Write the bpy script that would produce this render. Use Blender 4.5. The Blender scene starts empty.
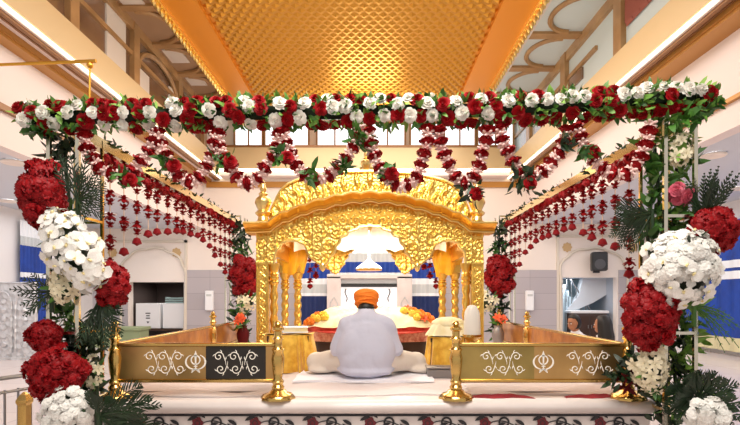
import bpy, math, random
from mathutils import Vector, Matrix, Quaternion
R = random.Random(7)
PI = math.pi
C = bpy.context.scene.collection
EYE = 1.25            # camera height
F = 500.0             # focal length in pixels
VX, HY = 370.0, 297.0 # vanishing point
PZ = 0.60             # platform top

def at(px, py, d):
    return Vector(((px - VX) * d / F, d, EYE + (HY - py) * d / F))

# ------------------------------------------------------------------ materials
def lin(h):
    h = h.lstrip('#'); o = []
    for i in (0, 2, 4):
        c = int(h[i:i+2], 16) / 255
        o.append(c / 12.92 if c <= .04045 else ((c + .055) / 1.055) ** 2.4)
    return (*o, 1)

MATS = {}
def mat(name, col, rough=.5, metal=0, bump=None, var=None, emit=0, emitcol=None, trans=0, alpha=1, sheen=0, spec=.5, subs=0, coat=0):
    """bump=(kind, scale, strength, distance); var=(colour2, scale)"""
    m = bpy.data.materials.new(name); m.use_nodes = True
    nt = m.node_tree; b = nt.nodes['Principled BSDF']
    b.inputs['Base Color'].default_value = lin(col)
    b.inputs['Roughness'].default_value = rough
    b.inputs['Metallic'].default_value = metal
    b.inputs['Specular IOR Level'].default_value = spec
    b.inputs['Transmission Weight'].default_value = trans
    b.inputs['Alpha'].default_value = alpha
    b.inputs['Sheen Weight'].default_value = sheen
    b.inputs['Coat Weight'].default_value = coat
    if subs:
        b.inputs['Subsurface Weight'].default_value = subs
        b.inputs['Subsurface Radius'].default_value = (.02, .01, .01)
    if emit:
        b.inputs['Emission Strength'].default_value = emit
        b.inputs['Emission Color'].default_value = lin(emitcol or col)
    if bump or var:
        tc = nt.nodes.new('ShaderNodeTexCoord')
    if var:
        n = nt.nodes.new('ShaderNodeTexNoise'); n.inputs['Scale'].default_value = var[1]; n.inputs['Detail'].default_value = 4
        nt.links.new(tc.outputs['Object'], n.inputs['Vector'])
        r = nt.nodes.new('ShaderNodeValToRGB')
        r.color_ramp.elements[0].position = .35; r.color_ramp.elements[1].position = .68
        r.color_ramp.elements[0].color = lin(col); r.color_ramp.elements[1].color = lin(var[0])
        nt.links.new(n.outputs['Fac'], r.inputs['Fac'])
        nt.links.new(r.outputs['Color'], b.inputs['Base Color'])
    if bump:
        kind, sc, st, di = bump
        if kind == 'noise':
            n = nt.nodes.new('ShaderNodeTexNoise'); n.inputs['Scale'].default_value = sc; n.inputs['Detail'].default_value = 3; out = n.outputs['Fac']
        elif kind == 'voronoi':
            n = nt.nodes.new('ShaderNodeTexVoronoi'); n.inputs['Scale'].default_value = sc; out = n.outputs['Distance']
        else:
            n = nt.nodes.new('ShaderNodeTexWave'); n.inputs['Scale'].default_value = sc; n.inputs['Distortion'].default_value = 3; out = n.outputs['Fac']
        nt.links.new(tc.outputs['Object'], n.inputs['Vector'])
        bp = nt.nodes.new('ShaderNodeBump'); bp.inputs['Strength'].default_value = st; bp.inputs['Distance'].default_value = di
        nt.links.new(out, bp.inputs['Height']); nt.links.new(bp.outputs['Normal'], b.inputs['Normal'])
    MATS[name] = m
    return m

def brick_mat(name, c1, c2, mortar, scale, rough, w=.5, h=.5, msize=.01, off=.0):
    m = mat(name, c1, rough); nt = m.node_tree; b = nt.nodes['Principled BSDF']
    tc = nt.nodes.new('ShaderNodeTexCoord'); n = nt.nodes.new('ShaderNodeTexBrick')
    mp = nt.nodes.new('ShaderNodeMapping')
    nt.links.new(tc.outputs['Object'], mp.inputs['Vector']); nt.links.new(mp.outputs['Vector'], n.inputs['Vector'])
    n.offset = off
    n.inputs['Color1'].default_value = lin(c1); n.inputs['Color2'].default_value = lin(c2); n.inputs['Mortar'].default_value = lin(mortar)
    n.inputs['Scale'].default_value = scale; n.inputs['Mortar Size'].default_value = msize
    n.inputs['Brick Width'].default_value = w; n.inputs['Row Height'].default_value = h
    nt.links.new(n.outputs['Color'], b.inputs['Base Color'])
    return m, mp

gold = mat('gold', '#EDC262', .30, 1, ('noise', 60, .25, .01))
gold_carved = mat('carved gold', '#F2CE70', .34, 1, ('voronoi', 38, .4, .012))
gold_soft = mat('satin gold', '#E8AE48', .38, 1)
gold_pale = mat('pale gold', '#F4D88E', .3, 1, ('noise', 25, .2, .01))
brass = mat('polished brass', '#D9B56C', .2, 1)
brass_plate = mat('etched brass plate', '#DDB274', .3, .9, None, ('#A9824E', 2.2))
olive_plate = mat('olive brass plate', '#BFA463', .3, .9, None, ('#8C7A48', 2.6))
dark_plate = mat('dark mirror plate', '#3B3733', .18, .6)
amber = mat('amber panel', '#D08A2A', .3, .7, ('noise', 8, .3, .02), ('#A85F12', 7))
etch = mat('etched white', '#F6F1E6', .5)
ceil_gold = mat('ceiling gold', '#C8933C', .38, .95)
ceil_orange = mat('ceiling orange gold', '#DE8E1C', .4, .5)
fascia_m = mat('fascia gold paint', '#CDB58A', .45, .15)
brown_m = mat('brown moulding', '#8A5E34', .4, .2)
band_m = mat('gold brown band', '#B98440', .4, .3)
white_wall = mat('white wall', '#EEE3DA', .6)
lilac_wall = mat('warm lilac wall', '#E9DCD8', .6)
aisle_ceil = mat('aisle ceiling paint', '#CFD3DC', .6)
aisle_wall = mat('aisle wall paint', '#E9E6E6', .6)
dado_m, _mp = brick_mat('grey marble dado', '#B9B2B6', '#AFA8AC', '#9A9499', 1, .3, .9, .45, .006)
_mp.inputs['Rotation'].default_value = (PI/2, 0, 0)
floor_m, _ = brick_mat('hall marble floor', '#DDD0CC', '#D6C9C6', '#B9ACAA', 1, .2, .9, .9, .006)
gallery_brown = mat('gallery brown stone', '#84664F', .12, 0, None, ('#69503F', 1.2), coat=.4)
gallery_tan = mat('gallery tan trim', '#B08A5E', .35, 0, None, ('#98744C', 3))
gallery_white = mat('gallery cornice and reflection white', '#D9D2CC', .3)
gallery_blue = mat('gallery pale blue panel', '#C8D6DA', .3)
gallery_red = mat('gallery maroon cloth', '#8C4A3E', .7)
led = mat('led strip', '#FFF3D0', .5, emit=3.5)
lamp_glow = mat('downlight glow', '#FFFFFF', .5, emit=6)
win_glow = mat('window daylight', '#E6EEF6', .4, emit=1.6)
door_glow = mat('white panel with added glow', '#FFFFFF', .4, emit=.55)  # emission paints strong light into surfaces that are no lamps
silver = mat('silver post', '#E4DCCB', .16, 1)
mirror_gold = mat('mirror gold', '#E2C48C', .12, 1)
silver_relief = mat('embossed silver', '#D2D2D4', .35, .4, ('voronoi', 9, .9, .05))
steel = mat('grey steel', '#8C8C90', .35, .8)
marble = mat('white marble', '#E4DAD6', .25, 0, None, ('#D8CCC8', 3), coat=.2)
sheet_m = mat('white sheet', '#E2D6D3', .85, 0, ('noise', 9, .35, .03))
mat_cloth = mat('folded white cloth', '#F3F0F6', .85, 0, ('noise', 12, .3, .02))
red_carpet = mat('red carpet', '#8E1F28', .9)
inlay_black = mat('black stone inlay', '#1C1A20', .4)
inlay_red = mat('maroon stone inlay', '#6A1420', .4)
rose_white = mat('white rose petal', '#F4F0EA', .6, 0, None, ('#E2DED2', 14), subs=.1)
rose_red = mat('red rose petal', '#AC0A16', .55, 0, None, ('#7E050D', 12), spec=.25)
red_silk = mat('red silk petal', '#A00510', .5, 0, None, ('#74030A', 9), spec=.25)
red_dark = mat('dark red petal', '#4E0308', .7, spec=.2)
pinkish = mat('blush petal', '#F0D6CF', .6, 0, None, ('#DDB0A8', 20))
orchid_m = mat('white orchid petal', '#F5F3EF', .55, 0, None, ('#E4E2DA', 8))
orchid_c = mat('orchid throat', '#E8D9A0', .5)
cream_m = mat('cream lily petal', '#EDE3C4', .55)
pink_m = mat('pink rose petal', '#C4566A', .55)
leaf_m = mat('leaf green', '#2E5A22', .45, 0, None, ('#4F7F2E', 6))
leaf_lt = mat('light leaf green', '#5E8E34', .5, 0, None, ('#86AE4A', 6))
leaf_dk = mat('dark leaf green', '#12240F', .45, 0, None, ('#1F3A19', 8))
core_dk = mat('dark green core', '#16260F', .9)  # dark leaf green filler inside the garland
cord_m = mat('pale cord', '#D8B8A0', .7)
bell_m = mat('dark red bead', '#7E0611', .6, spec=.15)
yellow_cloth = mat('yellow brocade', '#F3C64A', .5, 0, ('noise', 10, .3, .02), ('#D69A1E', 18), sheen=.3)
yellow_satin = mat('yellow satin', '#F5B50A', .45, 0, ('noise', 6, .2, .02), ('#F0A000', 5), sheen=.3)
cream_cloth = mat('cream cloth', '#EDE2BE', .8, 0, ('noise', 14, .4, .02), ('#E4D29A', 10))
red_velvet = mat('red velvet', '#B52A22', .7, 0, None, ('#D0503A', 16))
pink_pattern = mat('patterned cushion', '#D9A58C', .8, 0, None, ('#B5604E', 30))
dark_wood = mat('dark wood', '#3B2418', .5)
blue_cloth = mat('royal blue curtain', '#1746A8', .6, 0, None, ('#1238 8C'.replace(' ', ''), 3))
navy_cloth = mat('navy curtain', '#14285E', .7)
white_cloth = mat('white curtain band', '#EFF1F4', .7)
grey_cloth = mat('pale grey band', '#C8CCCC', .7, 0, ('voronoi', 30, .4, .01))
trim_cream = mat('cream gold trim', '#D8CFA4', .5)
kurta_m = mat('pale lilac kurta cotton', '#CDCEE0', .85, 0, ('noise', 7, .5, .03))
pyjama_m = mat('off white pyjama cotton', '#DFD3C6', .85, 0, ('noise', 9, .4, .03))
turban_m = mat('orange turban cotton', '#F5821E', .75, 0, ('noise', 25, .2, .01))
skin_m = mat('skin', '#A9714F', .5, subs=.05)
hair_m = mat('black hair', '#17120F', .5)
eye_m = mat('eye white', '#E8E4DE', .3)
lip_m = mat('lips', '#8A4A40', .5)
shirt_m = mat('white shirt', '#E8E4E4', .8, 0, ('noise', 8, .3, .02))
black_plastic = mat('black plastic', '#1B1B1E', .45)
carton_m = mat('white carton', '#E6E6E8', .7)
ink = mat('printed ink', '#4A4A4E', .7)
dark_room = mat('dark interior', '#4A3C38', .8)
teal_m = mat('teal cloth', '#8FA8A8', .8)
green_m = mat('pale green counter', '#8E9A74', .6)
box_grey = mat('grey metal', '#8C8686', .4, .5)
glassy = mat('frosted white glass', '#F3EFE6', .35, 0, alpha=.85)
marigold = mat('orange marigold petal', '#F08A14', .6, 0, None, ('#E56A08', 20))
yellow_fl = mat('yellow blossom petal', '#F2C63A', .6)
coral = mat('coral petal', '#E85A28', .55)
stair_blue = mat('pale blue stairwell', '#B9CDD8', .5)

# ------------------------------------------------------------------ mesh builder
class MB:
    def __init__(s): s.v = []; s.f = []; s.m = []; s.k = 0
    def add(s, vs, fs, k=None):
        o = len(s.v); s.v += [tuple(v) for v in vs]; s.f += [tuple(i + o for i in f) for f in fs]
        s.m += [s.k if k is None else k] * len(fs)
    def box(s, c, h, rz=0, k=None, bev=0):
        x, y, z = c; a, b, d = h
        cs, sn = math.cos(rz), math.sin(rz)
        if bev <= 0:
            P = [(i, j, l) for l in (-d, d) for j in (-b, b) for i in (-a, a)]
            fs = [(0, 2, 3, 1), (4, 5, 7, 6), (0, 1, 5, 4), (1, 3, 7, 5), (3, 2, 6, 7), (2, 0, 4, 6)]
        else:
            P = []; fs = []
            lv = [(-d, bev), (-d + bev, 0), (d - bev, 0), (d, bev)]
            for z0, ins in lv:
                A, B = a - ins, b - ins
                P += [(-A + bev*.6, -B, z0), (A - bev*.6, -B, z0), (A, -B + bev*.6, z0), (A, B - bev*.6, z0), (A - bev*.6, B, z0), (-A + bev*.6, B, z0), (-A, B - bev*.6, z0), (-A, -B + bev*.6, z0)]
            for r in range(3):
                for i in range(8):
                    j = (i + 1) % 8; fs.append((r*8+i, r*8+j, r*8+8+j, r*8+8+i))
            fs.append(tuple(range(7, -1, -1))); fs.append(tuple(range(24, 32)))
        s.add([(x + p[0]*cs - p[1]*sn, y + p[0]*sn + p[1]*cs, z + p[2]) for p in P], fs, k)
    def span(s, x0, x1, y0, y1, z0, z1, k=None, bev=0):
        s.box(((x0+x1)/2, (y0+y1)/2, (z0+z1)/2), (abs(x1-x0)/2, abs(y1-y0)/2, abs(z1-z0)/2), 0, k, bev)
    def tube(s, pts, r, n=8, k=None, cap=True, flat=1.0):
        pts = [Vector(p) for p in pts]; N = len(pts)
        rs = r if isinstance(r, (list, tuple)) else [r] * N
        T = []
        for i in range(N):
            t = pts[min(i+1, N-1)] - pts[max(i-1, 0)]
            T.append(t.normalized() if t.length > 1e-9 else Vector((0, 0, 1)))
        u = T[0].orthogonal().normalized(); vs = []
        for i in range(N):
            u = (u - T[i] * u.dot(T[i]))
            u = u.normalized() if u.length > 1e-6 else T[i].orthogonal().normalized()
            w = T[i].cross(u)
            for j in range(n):
                a = 2*PI*j/n
                vs.append(pts[i] + (u*math.cos(a) + w*math.sin(a)*flat) * rs[i])
        fs = [(i*n+j, i*n+(j+1) % n, (i+1)*n+(j+1) % n, (i+1)*n+j) for i in range(N-1) for j in range(n)]
        if cap: fs += [tuple(range(n-1, -1, -1)), tuple(range((N-1)*n, N*n))]
        s.add(vs, fs, k)
    def lathe(s, prof, c=(0, 0, 0), n=16, k=None, fn=None):
        """prof: list of (r, z); fn(a, r, z)->r"""
        vs = []
        for r, z in prof:
            for j in range(n):
                a = 2*PI*j/n; rr = fn(a, r, z) if fn else r
                vs.append((c[0] + rr*math.cos(a), c[1] + rr*math.sin(a), c[2] + z))
        N = len(prof)
        fs = [(i*n+j, i*n+(j+1) % n, (i+1)*n+(j+1) % n, (i+1)*n+j) for i in range(N-1) for j in range(n)]
        fs += [tuple(range(n-1, -1, -1)), tuple(range((N-1)*n, N*n))]
        s.add(vs, fs, k)
    def ell(s, c, r, n=12, m=8, k=None, q=None):
        vs = []; fs = []
        for i in range(1, m):
            t = PI*i/m
            for j in range(n):
                a = 2*PI*j/n
                vs.append(Vector((r[0]*math.sin(t)*math.cos(a), r[1]*math.sin(t)*math.sin(a), r[2]*math.cos(t))))
        vs += [Vector((0, 0, r[2])), Vector((0, 0, -r[2]))]
        T, B = len(vs)-2, len(vs)-1
        for i in range(m-2):
            for j in range(n): fs.append((i*n+j, (i+1)*n+j, (i+1)*n+(j+1) % n, i*n+(j+1) % n))
        for j in range(n):
            fs.append((T, j, (j+1) % n)); fs.append((B, (m-2)*n+(j+1) % n, (m-2)*n+j))
        if q: vs = [q @ v for v in vs]
        s.add([Vector(c) + v for v in vs], fs, k)
    def prism(s, poly, y0, y1, k=None):
        """poly: list of (x, z), extruded along y"""
        n = len(poly)
        vs = [(x, y0, z) for x, z in poly] + [(x, y1, z) for x, z in poly]
        fs = [tuple(range(n)), tuple(range(2*n-1, n-1, -1))] + [(i, n+i, n+(i+1) % n, (i+1) % n) for i in range(n)]
        s.add(vs, fs, k)
    def grid(s, nu, nv, fn, k=None, closed=False):
        vs = [fn(i/(nu if closed else nu-1), j/(nv-1)) for j in range(nv) for i in range(nu)]
        fs = []
        for j in range(nv-1):
            for i in range(nu if closed else nu-1):
                fs.append((j*nu+i, j*nu+(i+1) % nu, (j+1)*nu+(i+1) % nu, (j+1)*nu+i))
        s.add(vs, fs, k)
    def leaf(s, p, dirv, up, L, W, k=None, droop=.2):
        d = Vector(dirv).normalized(); side = d.cross(Vector(up))
        side = side.normalized() if side.length > 1e-4 else d.orthogonal().normalized()
        nrm = side.cross(d); p = Vector(p)
        pts = [p, p + d*L*.35 + side*W*.5 + nrm*W*.12, p + d*L*.4, p + d*L*.35 - side*W*.5 + nrm*W*.12,
               p + d*L*.75 + side*W*.33 - nrm*L*droop*.4, p + d*L*.78 - nrm*L*droop*.45, p + d*L*.75 - side*W*.33 - nrm*L*droop*.4, p + d*L - nrm*L*droop]
        s.add(pts, [(0, 2, 1), (0, 3, 2), (1, 2, 5, 4), (2, 3, 6, 5), (4, 5, 7), (5, 6, 7)], k)
    def mesh(s, name, mats, smooth=True, angle=40):
        me = bpy.data.meshes.new(name); me.from_pydata(s.v, [], s.f)
        for m in (mats if isinstance(mats, (list, tuple)) else [mats]): me.materials.append(m)
        me.polygons.foreach_set('material_index', s.m)
        me.polygons.foreach_set('use_smooth', [smooth] * len(s.f)); me.update()
        if smooth and angle < 180: me.set_sharp_from_angle(angle=math.radians(angle))
        return me
    def build(s, name, mats, parent=None, loc=None, smooth=True, angle=40):
        return obj(name, s.mesh(name, mats, smooth, angle), parent, loc)

def obj(name, me, parent=None, loc=None, rot=None, sc=None, label=None):
    o = bpy.data.objects.new(name, me); C.objects.link(o)
    if parent: o.parent = parent
    if loc is not None: o.location = loc
    if rot is not None: o.rotation_mode = 'QUATERNION'; o.rotation_quaternion = rot
    if sc is not None: o.scale = (sc, sc, sc) if isinstance(sc, (int, float)) else sc
    if label: o['label'] = label
    return o
def tag(o, label, cat, group=None, kind=None):
    o['label'] = label; o['category'] = cat
    if group: o['group'] = group
    if kind: o['kind'] = kind
    return o
def thing(name, label, cat, loc=(0, 0, 0), group=None, kind=None):
    o = bpy.data.objects.new(name, None); C.objects.link(o); o.location = loc; o.empty_display_size = .1
    return tag(o, label, cat, group, kind)
def struct(name, mb, mats, label, cat, parent=None, smooth=False):
    o = mb.build(name, mats, parent, smooth=smooth)
    if parent is None:
        o['kind'] = 'structure'; tag(o, label, cat)
    return o
def copy_tree(o, parent=None):
    c = o.copy(); C.objects.link(c)
    if parent: c.parent = parent
    for ch in list(o.children): copy_tree(ch, c)
    return c
def facing(v, spin=0):
    q = Vector(v).normalized().to_track_quat('Z', 'Y')
    return q @ Quaternion((0, 0, 1), spin)
def rv(a=1):
    return Vector((R.uniform(-a, a), R.uniform(-a, a), R.uniform(-a, a)))

ORD = ['first', 'second', 'third', 'fourth', 'fifth', 'sixth', 'seventh', 'eighth', 'ninth', 'tenth', 'eleventh', 'twelfth', 'thirteenth', 'fourteenth', 'fifteenth', 'sixteenth', 'seventeenth', 'eighteenth']

# ------------------------------------------------------------------ blossom meshes (unit radius, facing +Z)
def petal(mb, ang, r0, r1, w, z0, z1, curl, k=None, n=4, ruffle=0):
    ca, sa = math.cos(ang), math.sin(ang)
    def fn(u, v):
        rr = r0 + (r1 - r0)*v
        ww = w*math.sin(PI*(.12 + .76*v))**.6 * (u - .5)*2
        z = z0 + (z1 - z0)*v - curl*max(0, v-.6)**2*3 + .12*abs(u-.5)*2*w + ruffle*math.sin(u*9 + ang*3)*v
        return (rr*ca - ww*sa, rr*sa + ww*ca, z)
    mb.grid(n, n, fn, k)
def rose_mesh(name, m, rnd):
    b = MB()
    for lay, (n, r0, r1, w, z0, z1, cu) in enumerate([(6, .15, 1.0, .52, -.1, .18, .35), (6, .12, .82, .46, 0, .42, .3), (5, .1, .6, .38, .05, .62, .25), (4, .05, .38, .3, .15, .74, .15), (3, .02, .2, .2, .2, .78, .05)]):
        for i in range(n):
            petal(b, 2*PI*i/n + lay*.5 + rnd.uniform(-.1, .1), r0, r1*rnd.uniform(.93, 1.05), w, z0, z1, cu)
    b.lathe([(.1, -.35), (.55, -.15), (.75, .02), (.55, .2), (.2, .45), (.02, .5)], n=10)
    return b.mesh(name, m, angle=180)
def ruffle_mesh(name, m, rnd, lay=4, amp=.1):
    b = MB()
    for L in range(lay):
        n = 9 - L; rr = 1 - L*.2
        for i in range(n):
            petal(b, 2*PI*i/n + L*.37 + rnd.uniform(-.15, .15), .05, rr*rnd.uniform(.85, 1.1), .45*rr, -.15 + L*.12, .05 + L*.2 + rnd.uniform(-.08, .08), .5, n=4, ruffle=amp)
    b.ell((0, 0, 0), (.6, .6, .35), 8, 6)
    return b.mesh(name, m, angle=180)
def bead_mesh(name, m, rnd, th=.55):
    """threaded ruffled carnation (two petal rows each way), axis +Z"""
    b = MB()
    for z0, sg in ((.12, 1), (-.12, -1)):
        for L in range(3):
            n = 9 - L
            for i in range(n):
                petal(b, 2*PI*i/n + L*.4 + rnd.uniform(-.2, .2), .1, (1 - L*.17)*rnd.uniform(.85, 1.12), .42, z0*.3 + sg*L*.10, z0 + sg*(L*.17 + rnd.uniform(-.06, .1)), .25*sg, n=4, ruffle=.09)
    b.lathe([(.1, -.5), (.55, -.4), (.75, 0), (.55, .4), (.1, .5)], n=10)
    return b.mesh(name, m, angle=180)
def bud_mesh(name, m, rnd):
    """ring of little buds threaded on the cord, axis +Z"""
    b = MB()
    for k in range(14):
        a = k*2.4; z = (k/13-.5)*1.1
        q = Vector((math.cos(a), math.sin(a), rnd.uniform(-.3, .3)))
        b.ell(q*.55 + Vector((0, 0, z)), (.24, .24, .5), 6, 5, q=q.to_track_quat('Z', 'Y'))
    b.lathe([(.1, -.9), (.4, -.7), (.45, 0), (.4, .7), (.1, .9)], n=8)
    return b.mesh(name, m, angle=180)
def orchid_mesh(name):
    b = MB()
    for ang, w, L in ((PI/2, .3, .95), (PI/2 + 2.2, .3, .9), (PI/2 - 2.2, .3, .9)):
        petal(b, ang, .05, L, w, 0, .05, .15, 0)
    for ang in (.15, PI - .15): petal(b, ang, .05, 1.0, .58, .06, .12, .2, 0)
    b.ell((0, -.1, .15), (.14, .2, .16), 8, 6, 1)
    petal(b, -PI/2, .05, .4, .15, .1, .25, -.1, 1)
    return b.mesh(name, [orchid_m, orchid_c], angle=180)
def lily_mesh(name, m):
    b = MB()
    for i in range(6): petal(b, i*PI/3, .05, 1, .26, 0 if i % 2 else .05, .35, .5)
    for i in range(5):
        a = i*1.256; b.tube([(0, 0, .05), (.12*math.cos(a), .12*math.sin(a), .35), (.22*math.cos(a), .22*math.sin(a), .55)], [.025, .02, .05], 5)
    return b.mesh(name, m, angle=180)
def drop_mesh(name):          # small red blossom of the strings: drooping outer petals, an upright inner ring and a bud
    b = MB(); q_ = random.Random(5)
    for i in range(6): petal(b, i*PI/3 + q_.uniform(-.15, .15), .1, q_.uniform(.85, 1.1), .42, .1, -.55 + q_.uniform(-.15, .15), .1, n=4, ruffle=.06)
    for i in range(5): petal(b, i*1.256 + .4, .1, q_.uniform(.7, .9), .36, .05, .45 + q_.uniform(-.1, .15), .3, n=4, ruffle=.06)
    for i in range(4): petal(b, i*PI/2 + .2, .08, .5, .28, .1, .75, .2, n=4)
    b.ell((0, 0, .05), (.3, .3, .4), 8, 6); b.ell((0, 0, -.5), (.16, .16, .25), 8, 6)
    return b.mesh(name, red_silk, angle=180)

rr = random.Random(3)
ROSE_W = [rose_mesh('white_rose', rose_white, rr) for _ in range(3)]
ROSE_R = [rose_mesh('red_rose', rose_red, rr) for _ in range(3)]
ROSE_P = rose_mesh('pink_rose', pink_m, rr)
SILK = [ruffle_mesh('red_blossom', red_silk, rr, 3, .2) for _ in range(3)]
BEAD_R = [bead_mesh('red_carnation', rose_red, rr) for _ in range(3)]
BEAD_P = [bud_mesh('blush_blossom', pinkish, rr) for _ in range(2)]
ORCHID = orchid_mesh('orchid_blossom')
MUM = [ruffle_mesh('white_blossom', orchid_m, rr, 3, .05) for _ in range(2)]
LILY = lily_mesh('cream_lily', cream_m)
DROP = drop_mesh('red_blossom')
MARI = ruffle_mesh('marigold', marigold, rr, 4, .08)
YELB = ruffle_mesh('yellow_blossom', yellow_fl, rr, 4, .08)
CORAL = lily_mesh('coral_blossom', coral)

# ------------------------------------------------------------------ foliage helpers (fill an MB)
def tuft(mb, c, n, rad, L, W, k=0, bias=(0, -.4, 0), flat=(1, 1, 1)):
    c = Vector(c)
    for _ in range(n):
        d = rv() ; d = Vector((d.x*flat[0], d.y*flat[1], d.z*flat[2])) + Vector(bias)
        if d.length < .1: continue
        d.normalize()
        o = c + Vector((R.uniform(-1, 1)*rad[0], R.uniform(-1, 1)*rad[1], R.uniform(-1, 1)*rad[2]))
        mb.leaf(o, d, rv(), L*R.uniform(.7, 1.25), W*R.uniform(.7, 1.2), k, R.uniform(.0, .4))
def frond(mb, p, d, L, n=9, lw=.012, ll=.14, droop=.35, k=0, up=(0, -1, 0)):
    """feather palm frond: midrib with leaflets on both sides"""
    p = Vector(p); d = Vector(d).normalized(); up = Vector(up)
    side = d.cross(up)
    side = side.normalized() if side.length > 1e-3 else d.orthogonal().normalized()
    nn = side.cross(d)
    pts = []
    for i in range(9):
        t = i/8; pts.append(p + d*L*t + Vector((0, 0, -1))*L*droop*t*t)
    mb.tube(pts, [.006*(1-.7*i/8) for i in range(9)], 5, k)
    for i in range(1, n+1):
        t = .12 + .88*i/n; a = min(7.999, t*8); j = int(a); q = pts[j].lerp(pts[j+1], a-j)
        tg = (pts[j+1]-pts[j]).normalized()
        for s in (-1, 1):
            l = ll*math.sin(PI*(.2+.75*t))*R.uniform(.85, 1.1)
            mb.leaf(q, tg*.9 + side*s*.6 + rv(.12), nn, l, lw, k, .15)
def fan(mb, c, n, a0, a1, L, k=0, dy=-.25, droop=.2, lw=.012, ll=.14, nl=15):
    """several fronds radiating in the picture plane, angles in degrees (0 = right, 90 = up)"""
    for i in range(n):
        a = math.radians(a0 + (a1-a0)*(i/(n-1) if n > 1 else .5) + R.uniform(-5, 5))
        frond(mb, c, (math.cos(a), dy + R.uniform(-.3, .3), math.sin(a)), L*R.uniform(.85, 1.15), max(6, int(nl*.62)), lw*.85, ll*.85, droop, k)

# ================================================================== SETTING
E = EYE
D = 14.1
b = MB(); b.span(-9, 9, -4, 16.5, -.1, 0)
struct('floor', b, floor_m, 'pale pinkish marble tiled floor of the hall', 'floor')

# gold relief ceiling ------------------------------------------------
CX0, CX1, CZ = -3.53, 2.86, E + 5.0
b = MB()
b.k = 0
b.span(CX0, CX1, 0, D, CZ+.05, CZ+.15)
ix0, ix1 = CX0+.62, CX1-.62
# diamond studs in offset rows (relief pattern)
st = .17; rowi = 0; y = .3
while y < D-.15:
    x = ix0 + (st/2 if rowi % 2 else 0)
    while x < ix1 - st/2:
        cx, cy = x+st/2, y; h = st*.49
        b.add([(cx-h, cy, CZ+.05), (cx, cy-h*.8, CZ+.05), (cx+h, cy, CZ+.05), (cx, cy+h*.8, CZ+.05), (cx, cy, CZ+.005)],
              [(0, 4, 1), (1, 4, 2), (2, 4, 3), (3, 4, 0)])
        x += st
    y += st*.82; rowi += 1
c_o = b.build('ceiling', ceil_gold, smooth=False); c_o['kind'] = 'structure'; tag(c_o, 'gold ceiling with small embossed relief studs over the hall', 'ceiling')
b = MB()
for x0, x1 in ((CX0, ix0), (ix1, CX1)): b.span(x0, x1, 0, D, CZ-.03, CZ+.05)
b.build('border_strip', ceil_orange, c_o, smooth=False)
# lace edging along the ceiling
b = MB()
for xe, sg in ((CX0, -1), (CX1, 1)):
    b.span(xe-.03, xe+.03, 0, D, CZ-.08, CZ-.01)
    y = 6.0
    while y < D-.1:
        b.lathe([(.005, -.20), (.03, -.16), (.05, -.10), (.035, -.05), (.02, -.01)], (xe + sg*.02, y, CZ-.02), 7)
        b.lathe([(.005, -.12), (.03, -.09), (.03, -.05), (.01, 0)], (xe + sg*.09, y+.08, CZ-.01), 6)
        y += .17
b.build('lace_edging', gold_pale, c_o)

# upper gallery walls ------------------------------------------------
XL, XR = -4.15, 3.85
b = MB()
b.span(XL-.3, CX0, 0, D, CZ+.05, CZ+.15, 1)
b.span(XL-.4, XL-.25, 0, D, E+3.78, CZ+.05, 0)
gl = struct('wall_gallery_left', b, [gallery_brown, mat('gallery soffit', '#A38468', .3)], 'brown glossy stone wall of the left upper gallery', 'wall')
b = MB()
for y0 in (7.2, 9.15, 11.3, 13.0):           # piers and arched frames, approximating blurred reflections in the gallery
    b.span(XL-.25, XL-.16, y0, y0+.22, E+3.8, CZ+.05)
b.span(XL-.25, XL-.19, 0, D, E+4.42, E+4.5); b.span(XL-.25, XL-.17, 0, D, CZ-.12, CZ+.05)
for y0, y1 in ((9.37, 11.3), (11.52, 13.0)):
    cy, rad = (y0+y1)/2, (y1-y0)/2
    pts = [(XL-.2, cy + rad*math.cos(a), E+4.3 + rad*.55*math.sin(a)) for a in [PI*i/16 for i in range(17)]]
    b.tube(pts, .05, 6)
for y0 in (8.6, 9.9, 11.2, 12.5): b.span(XL-.2, CX0-.06, y0, y0+.16, CZ-.0, CZ+.05)  # soffit ribs and arcs below: blurred reflections built as shapes
for y0 in (8.76, 10.06, 11.36):
    cy = y0+.57; b.tube([(XL+.02+.5*math.sin(a), cy+.55*math.cos(a), CZ+.02) for a in [PI*i/14 for i in range(15)]], .05, 6)
b.build('pier_reflection_trim', gallery_tan, gl)
b = MB()
for y0, y1, z0, z1 in ((8.3, 8.95, 3.85, 4.95), (10.9, 11.25, 3.85, 4.6), (12.0, 12.5, 3.9, 4.5), (13.3, 13.7, 3.85, 4.4), (9.5, 9.9, 3.85, 4.35)):
    b.span(XL-.25, XL-.22, y0, y1, E+z0, E+z1)
for y0, y1 in ((7.9, 8.6), (10.2, 10.75), (11.5, 11.9)): b.span(XL-.1, XL+.28, y0, y1, CZ+.03, CZ+.05)  # pale patches stand in for reflections on wall and soffit
b.build('pale_reflection', gallery_white, gl, smooth=False)
b = MB()
b.span(CX1, XR+.3, 0, D, CZ+.05, CZ+.15, 1)
b.span(XR+.25, XR+.4, 0, D, E+3.78, CZ+.05, 1)
gr = struct('wall_gallery_right', b, [gallery_tan, gallery_blue], 'pale blue wall of the right upper gallery with blurred reflections modelled on', 'wall')
b = MB()
for y0 in (8.0, 10.3, 12.6): b.span(XR+.16, XR+.25, y0, y0+.25, E+3.8, CZ+.05)
b.span(XR+.18, XR+.25, 0, D, CZ-.14, CZ+.05); b.span(XR+.2, XR+.25, 9.0, D, E+4.45, E+4.53)
for y0 in (8.1, 9.5, 10.9, 12.3): b.span(CX1+.2, XR+.25, y0, y0+.2, CZ+.0, CZ+.05)  # ribs and arcs shape the blurred reflections of the glassy soffit
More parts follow.
